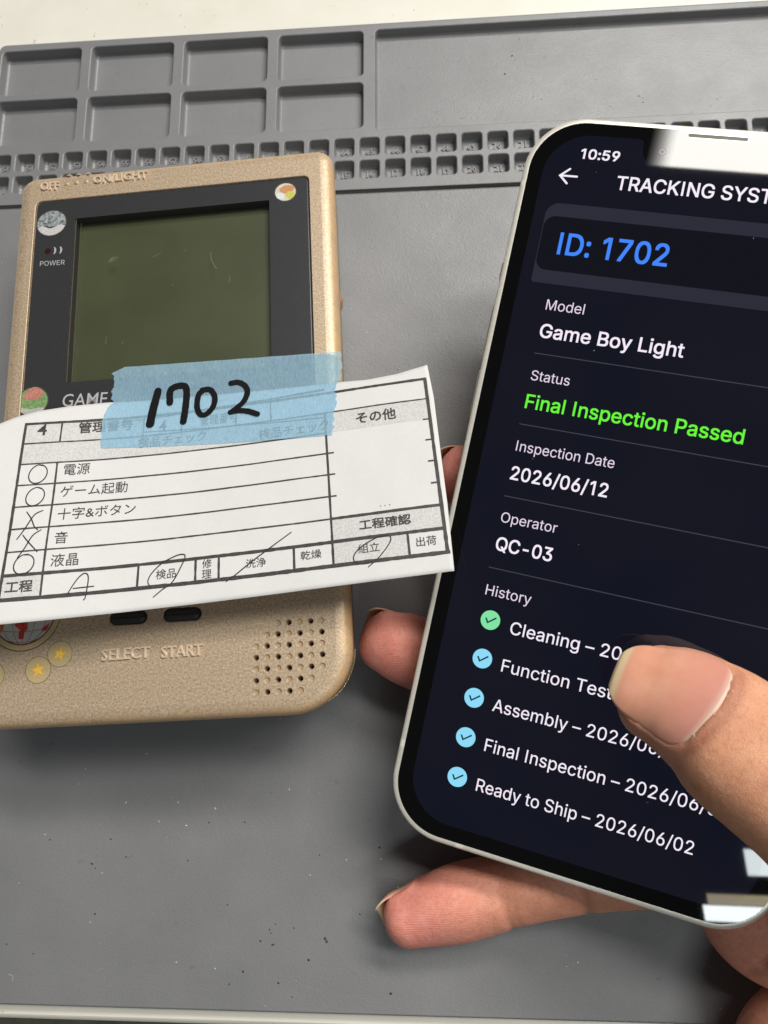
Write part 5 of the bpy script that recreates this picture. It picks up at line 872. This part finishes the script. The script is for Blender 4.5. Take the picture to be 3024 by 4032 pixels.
bump(nt, b, hgt, .55, .0002)
raw = mk('raw', V, F)
rm = raw.modifiers.new('r', 'REMESH'); rm.mode = 'VOXEL'; rm.voxel_size = .00062; rm.use_smooth_shade = True
sm = raw.modifiers.new('s', 'SMOOTH'); sm.factor = .5; sm.iterations = 14
dg = bpy.context.evaluated_depsgraph_get(); me = bpy.data.meshes.new_from_object(raw.evaluated_get(dg))
bpy.data.objects.remove(raw)
co = np.empty(len(me.vertices) * 3); me.vertices.foreach_get('co', co); co = co.reshape(-1, 3) / MM
no = np.empty(len(me.vertices) * 3); me.vertices.foreach_get('normal', no); no = no.reshape(-1, 3)
# nails: curved plates on the back of each finger tip
m_nail, nt, b = new_mat('fingernail'); vec = coords(nt)
bed = ramp(nt, noise(nt, vec, .25, 3), [(.3, (.77, .34, .22)), (.7, (.84, .42, .29))])
nt.links.new(mix(nt, attr(nt, 'free'), mix(nt, ramp(nt, attr(nt, 'root'), [(.76, G(0)), (.86, G(.8))]), mix(nt, attr(nt, 'root'), bed, (.68, .29, .245)), (.80, .58, .47)), (.76, .58, .37)), b.inputs['Base Color']); P(b, rough=.44, spec=.4, sss=.12, sssr=(1, .4, .25), ssss=.001)
mpv = N(nt, 'ShaderNodeMapping'); mpv.inputs['Scale'].default_value = (.15, 3, 3); nt.links.new(vec, mpv.inputs[0]); bump(nt, b, noise(nt, mpv.outputs[0], .8, 2), .12, .0001)
nails = []
def nail(fr, s0, s1, half, lift, free, tap=.94, dk=.035, droot=1.2):
    """from s0 (free edge, may be before the tip) to s1 (root) along the finger"""
    ns, na = 26, 22; Vn = []; fr_a = []; rt_a = []
    for i in range(ns + 1):
        t = i / ns; s = s0 + (s1 - s0) * t
        e0 = math.sqrt(max(0.06, 1 - (max(0, .5 - t) / .5) ** 2.3 * min(tap, .86))); e1 = 1 - (max(0, t - .75) / .25) ** 2 * .35
        for j in range(na + 1):
            w = (j / na * 2 - 1); ph_ = w * half * e0 * e1
            s_ = s + 1.4 * (w * w) * max(0, .25 - t) * 4 * .0 - (.0 if t < .5 else (t - .5) * 2 * droot * w * w)
            p, T_, B_, U_, a_, bb = fr(max(s_, 4.5)); p = p + T_ * (s_ - max(s_, 4.5))
            # a gently flattened arch, carried straight out past the tip
            y = bb * (math.cos(ph_) ** .8 if abs(ph_) < 1.5 else 0) + lift; x = a_ * math.sin(ph_)
            drop = dk * max(0, 4.5 - s_) ** 2
            Vn.append(p + B_ * x + U_ * (y - drop)); fr_a.append(1.0 if (s_ - s0) < free + .5 * w * w else max(0, 1 - ((s_ - s0) - free - .5 * w * w) / .35)); rt_a.append(np.clip((t - .45) / .55, 0, 1) * .9)
    Fn = [[i * (na + 1) + j, i * (na + 1) + j + 1, (i + 1) * (na + 1) + j + 1, (i + 1) * (na + 1) + j] for i in range(ns) for j in range(na)]
    Vn = np.array(Vn); nr = np.cross(Vn[na + 1 + na // 2] - Vn[na // 2], Vn[na // 2 + 1] - Vn[na // 2])
    up = fr(max(s0, 4.5) + 3)[3]
    low = Vn - up * .42; n_ = len(Vn); W2 = na + 1
    bd = [(j, j + 1) for j in range(na)] + [(ns * W2 + j + 1, ns * W2 + j) for j in range(na)] + [((i + 1) * W2, i * W2) for i in range(ns)] + [(i * W2 + na, (i + 1) * W2 + na) for i in range(ns)]
    Fa = Fn + [[n_ + k for k in f[::-1]] for f in Fn] + [[b2, a2, n_ + a2, n_ + b2] for a2, b2 in bd]
    return Vn, np.concatenate([Vn, low]), Fa, np.array(fr_a * 2), np.array(rt_a * 2), up, ns, na
specs = [(parts[0][2], -.6, 16.6, 1.04, .25, 1.3), (parts[1][2], -.3, 10.5, 1.1, .2, 1.6, .72, .08), (parts[2][2], -.4, 10.5, 1.1, .2, 1.4, .72, .08), (parts[3][2], -.4, 10.5, 1.05, .2, 1.2, .72), (parts[4][2], -.8, 10.5, 1.2, .2, 2.0, .60, .10)]
disp_ = np.zeros(len(co)); crease = np.zeros(len(co))
for sp in specs:
    top, vv, ff, fa, ra, up, ns, na = nail(*sp); nails.append((vv, ff, fa, ra))
    W2 = na + 1
    kd = kdtree.KDTree(len(top))
    for i, p in enumerate(top): kd.insert(p, i)
    kd.balance()
    ctr = top.mean(0); near = np.where(np.linalg.norm(co - ctr, axis=1) < 16)[0]
    for i in near:
        q, k, d_ = kd.find(co[i])
        if d_ > 3.2: continue
        r_, c_ = divmod(k, W2); border = min(c_, na - c_) < 1 or r_ > ns - 1
        if no[i] @ up < -.2: continue
        if not border:
            h_ = (co[i] - top[k]) @ up; disp_[i] = min(disp_[i], -(h_ + .55)) if h_ > -.55 else disp_[i]     # skin lies under the plate
        elif r_ > 5:
            disp_[i] += .55 * math.exp(-((d_ - .6) / .8) ** 2); crease[i] = max(crease[i], .6 * math.exp(-((d_ - .25) / .35) ** 2), (.75 * math.exp(-((d_ - 1.5) / .8) ** 2)) if r_ > ns - 2 else 0)
edge_pts = nails[0][0][(26 - 0) * 23:(27) * 23]; thumb_up = np.array(dorsT)
cv = []; cf = []
for p in edge_pts[2:-2]:
    for q in range(int(rng.choice([0, 0, 0, 1, 2, 4], p=[.2, .2, .2, .2, .1, .1]))):
        c = p + rng.normal(0, .38, 3) * [1, 1, .1] + thumb_up * .15 + np.array([.35, -.05, 0]); r = rng.uniform(.10, .32); b_ = len(cv); a0 = rng.uniform(0, 6.28)
        for k in range(4): cv.append(c + r * (rng.uniform(.4, 1.2)) * np.array([math.cos(a0 + k * 1.57), math.sin(a0 + k * 1.57), 0]) + thumb_up * rng.uniform(0, .12))
        cf.append([b_, b_ + 1, b_ + 2, b_ + 3])
FLAKES = (cv, cf)
# joint creases on the inside of the little finger, the ring finger and across the palm edge
def groove(p0, p1, depth, w, dirn):
    p0, p1 = np.array(p0, float), np.array(p1, float); L = p1 - p0; t = np.clip(((co - p0) @ L) / (L @ L), 0, 1); d_ = np.linalg.norm(co - (p0 + t[:, None] * L), axis=1)
    f_ = ((no @ np.array(dirn)) > -.2); g_ = np.exp(-(d_ / w) ** 2) * f_; fade = np.clip(np.minimum(t, 1 - t) * 5, .25, 1)
    return g_ * depth * fade, g_ * fade
def pinkc(frame, s):
    p, T_, B_, U_, a_, bb = frame(s); return p, B_, U_, a_, bb
for fr, s_, dep, w_ in ((parts[4][2], 27.5, 1.0, .6), (parts[4][2], 29.2, .7, .45), (parts[4][2], 24.0, .25, .35), (parts[4][2], 44.5, 1.0, .8), (parts[1][2], 27, .6, .9)):
    p, B_, U_, a_, bb = pinkc(fr, s_)
    for k in range(9):
        f0, f1 = -2.6 + k * .26, -2.6 + (k + 1) * .26 + .05
        q0 = p + B_ * a_ * math.cos(f0) + U_ * bb * math.sin(f0); q1 = p + B_ * a_ * math.cos(f1) + U_ * bb * math.sin(f1)
        g_, c_ = groove(q0, q1, dep, w_, (0, 0, 1)); disp_ -= g_ * .55; crease = np.maximum(crease, c_ * min(dep, .5) * .8)
for s_, dep in ((26.0, .35), (28.5, .5), (30.2, .45), (32.5, .4)):   # knuckle folds on the back of the thumb
    p, B_, U_, a_, bb = pinkc(parts[0][2], s_)
    for k in range(6):
        f0, f1 = .5 + k * .36, .5 + (k + 1) * .36
        g_, c_ = groove(p + B_ * a_ * math.cos(f0) + U_ * bb * math.sin(f0), p + B_ * a_ * math.cos(f1) + U_ * bb * math.sin(f1), dep, .5, (0, 0, 1)); disp_ -= g_ * .5; crease = np.maximum(crease, c_ * dep)
for p0, p1 in (((74.6, -14.8, -14.5), (77.4, -9.6, -11)), ((77.4, -9.6, -11), (81.2, -3.6, -10.5)), ((81.2, -3.6, -10.5), (90, 5, -9.5))):
    g_, c_ = groove(p0, p1, 2.2, 1.0, (0, 0, 1)); disp_ -= g_; crease = np.maximum(crease, c_ * .8)
ed_ = np.empty(len(me.edges) * 2, np.int32); me.edges.foreach_get('vertices', ed_); ed_ = ed_.reshape(-1, 2); deg = np.bincount(ed_.ravel(), minlength=len(co))
def relax(x, n):
    for _ in range(n):
        a = np.bincount(ed_[:, 0], x[ed_[:, 1]], len(co)) + np.bincount(ed_[:, 1], x[ed_[:, 0]], len(co)); x = .5 * x + .5 * a / np.maximum(deg, 1)
    return x
disp_ = relax(disp_, 4); crease = relax(crease, 3)
co2 = co + no * disp_[:, None]
pk = np.zeros(len(co))
for fr, R0, k in ((parts[1][2], 22, .95), (parts[2][2], 22, 1.0), (parts[4][2], 26, .9), (parts[0][2], 14, .45)):
    tip = fr(7.0)[0]; pk = np.maximum(pk, k * np.clip(1.25 - np.linalg.norm(co - tip, axis=1) / R0, 0, 1))
pk = np.maximum(pk, .35 * np.clip((70 - co[:, 0]) / 40, 0, 1) * (co[:, 2] < -3)); pk = np.maximum(pk, .45 * ((co[:, 2] < -3) & (co[:, 0] > 66)))
me.vertices.foreach_set('co', (co2 * MM).ravel()); me.materials.clear(); me.materials.append(m_skin)
me.polygons.foreach_set('use_smooth', np.ones(len(me.polygons), bool)); me.update()
hand = bpy.data.objects.new('person', me); col.objects.link(hand); hand.matrix_world = MP
tag(hand, 'bare right hand gripping the phone from behind, thumb resting over the screen', 'person')
fattr(hand, 'pink', pk); fattr(hand, 'crease', np.clip(crease, 0, 1))
fk = mk('dry_cuticle', FLAKES[0], FLAKES[1], simple('dry_skin', (.80, .56, .42), .7), hand); fk['kind'] = 'stuff'
for vv, ff, fa, ra in nails:
    o = mk('fingernail', vv, ff, m_nail, hand, True); fattr(o, 'free', fa); fattr(o, 'root', ra)
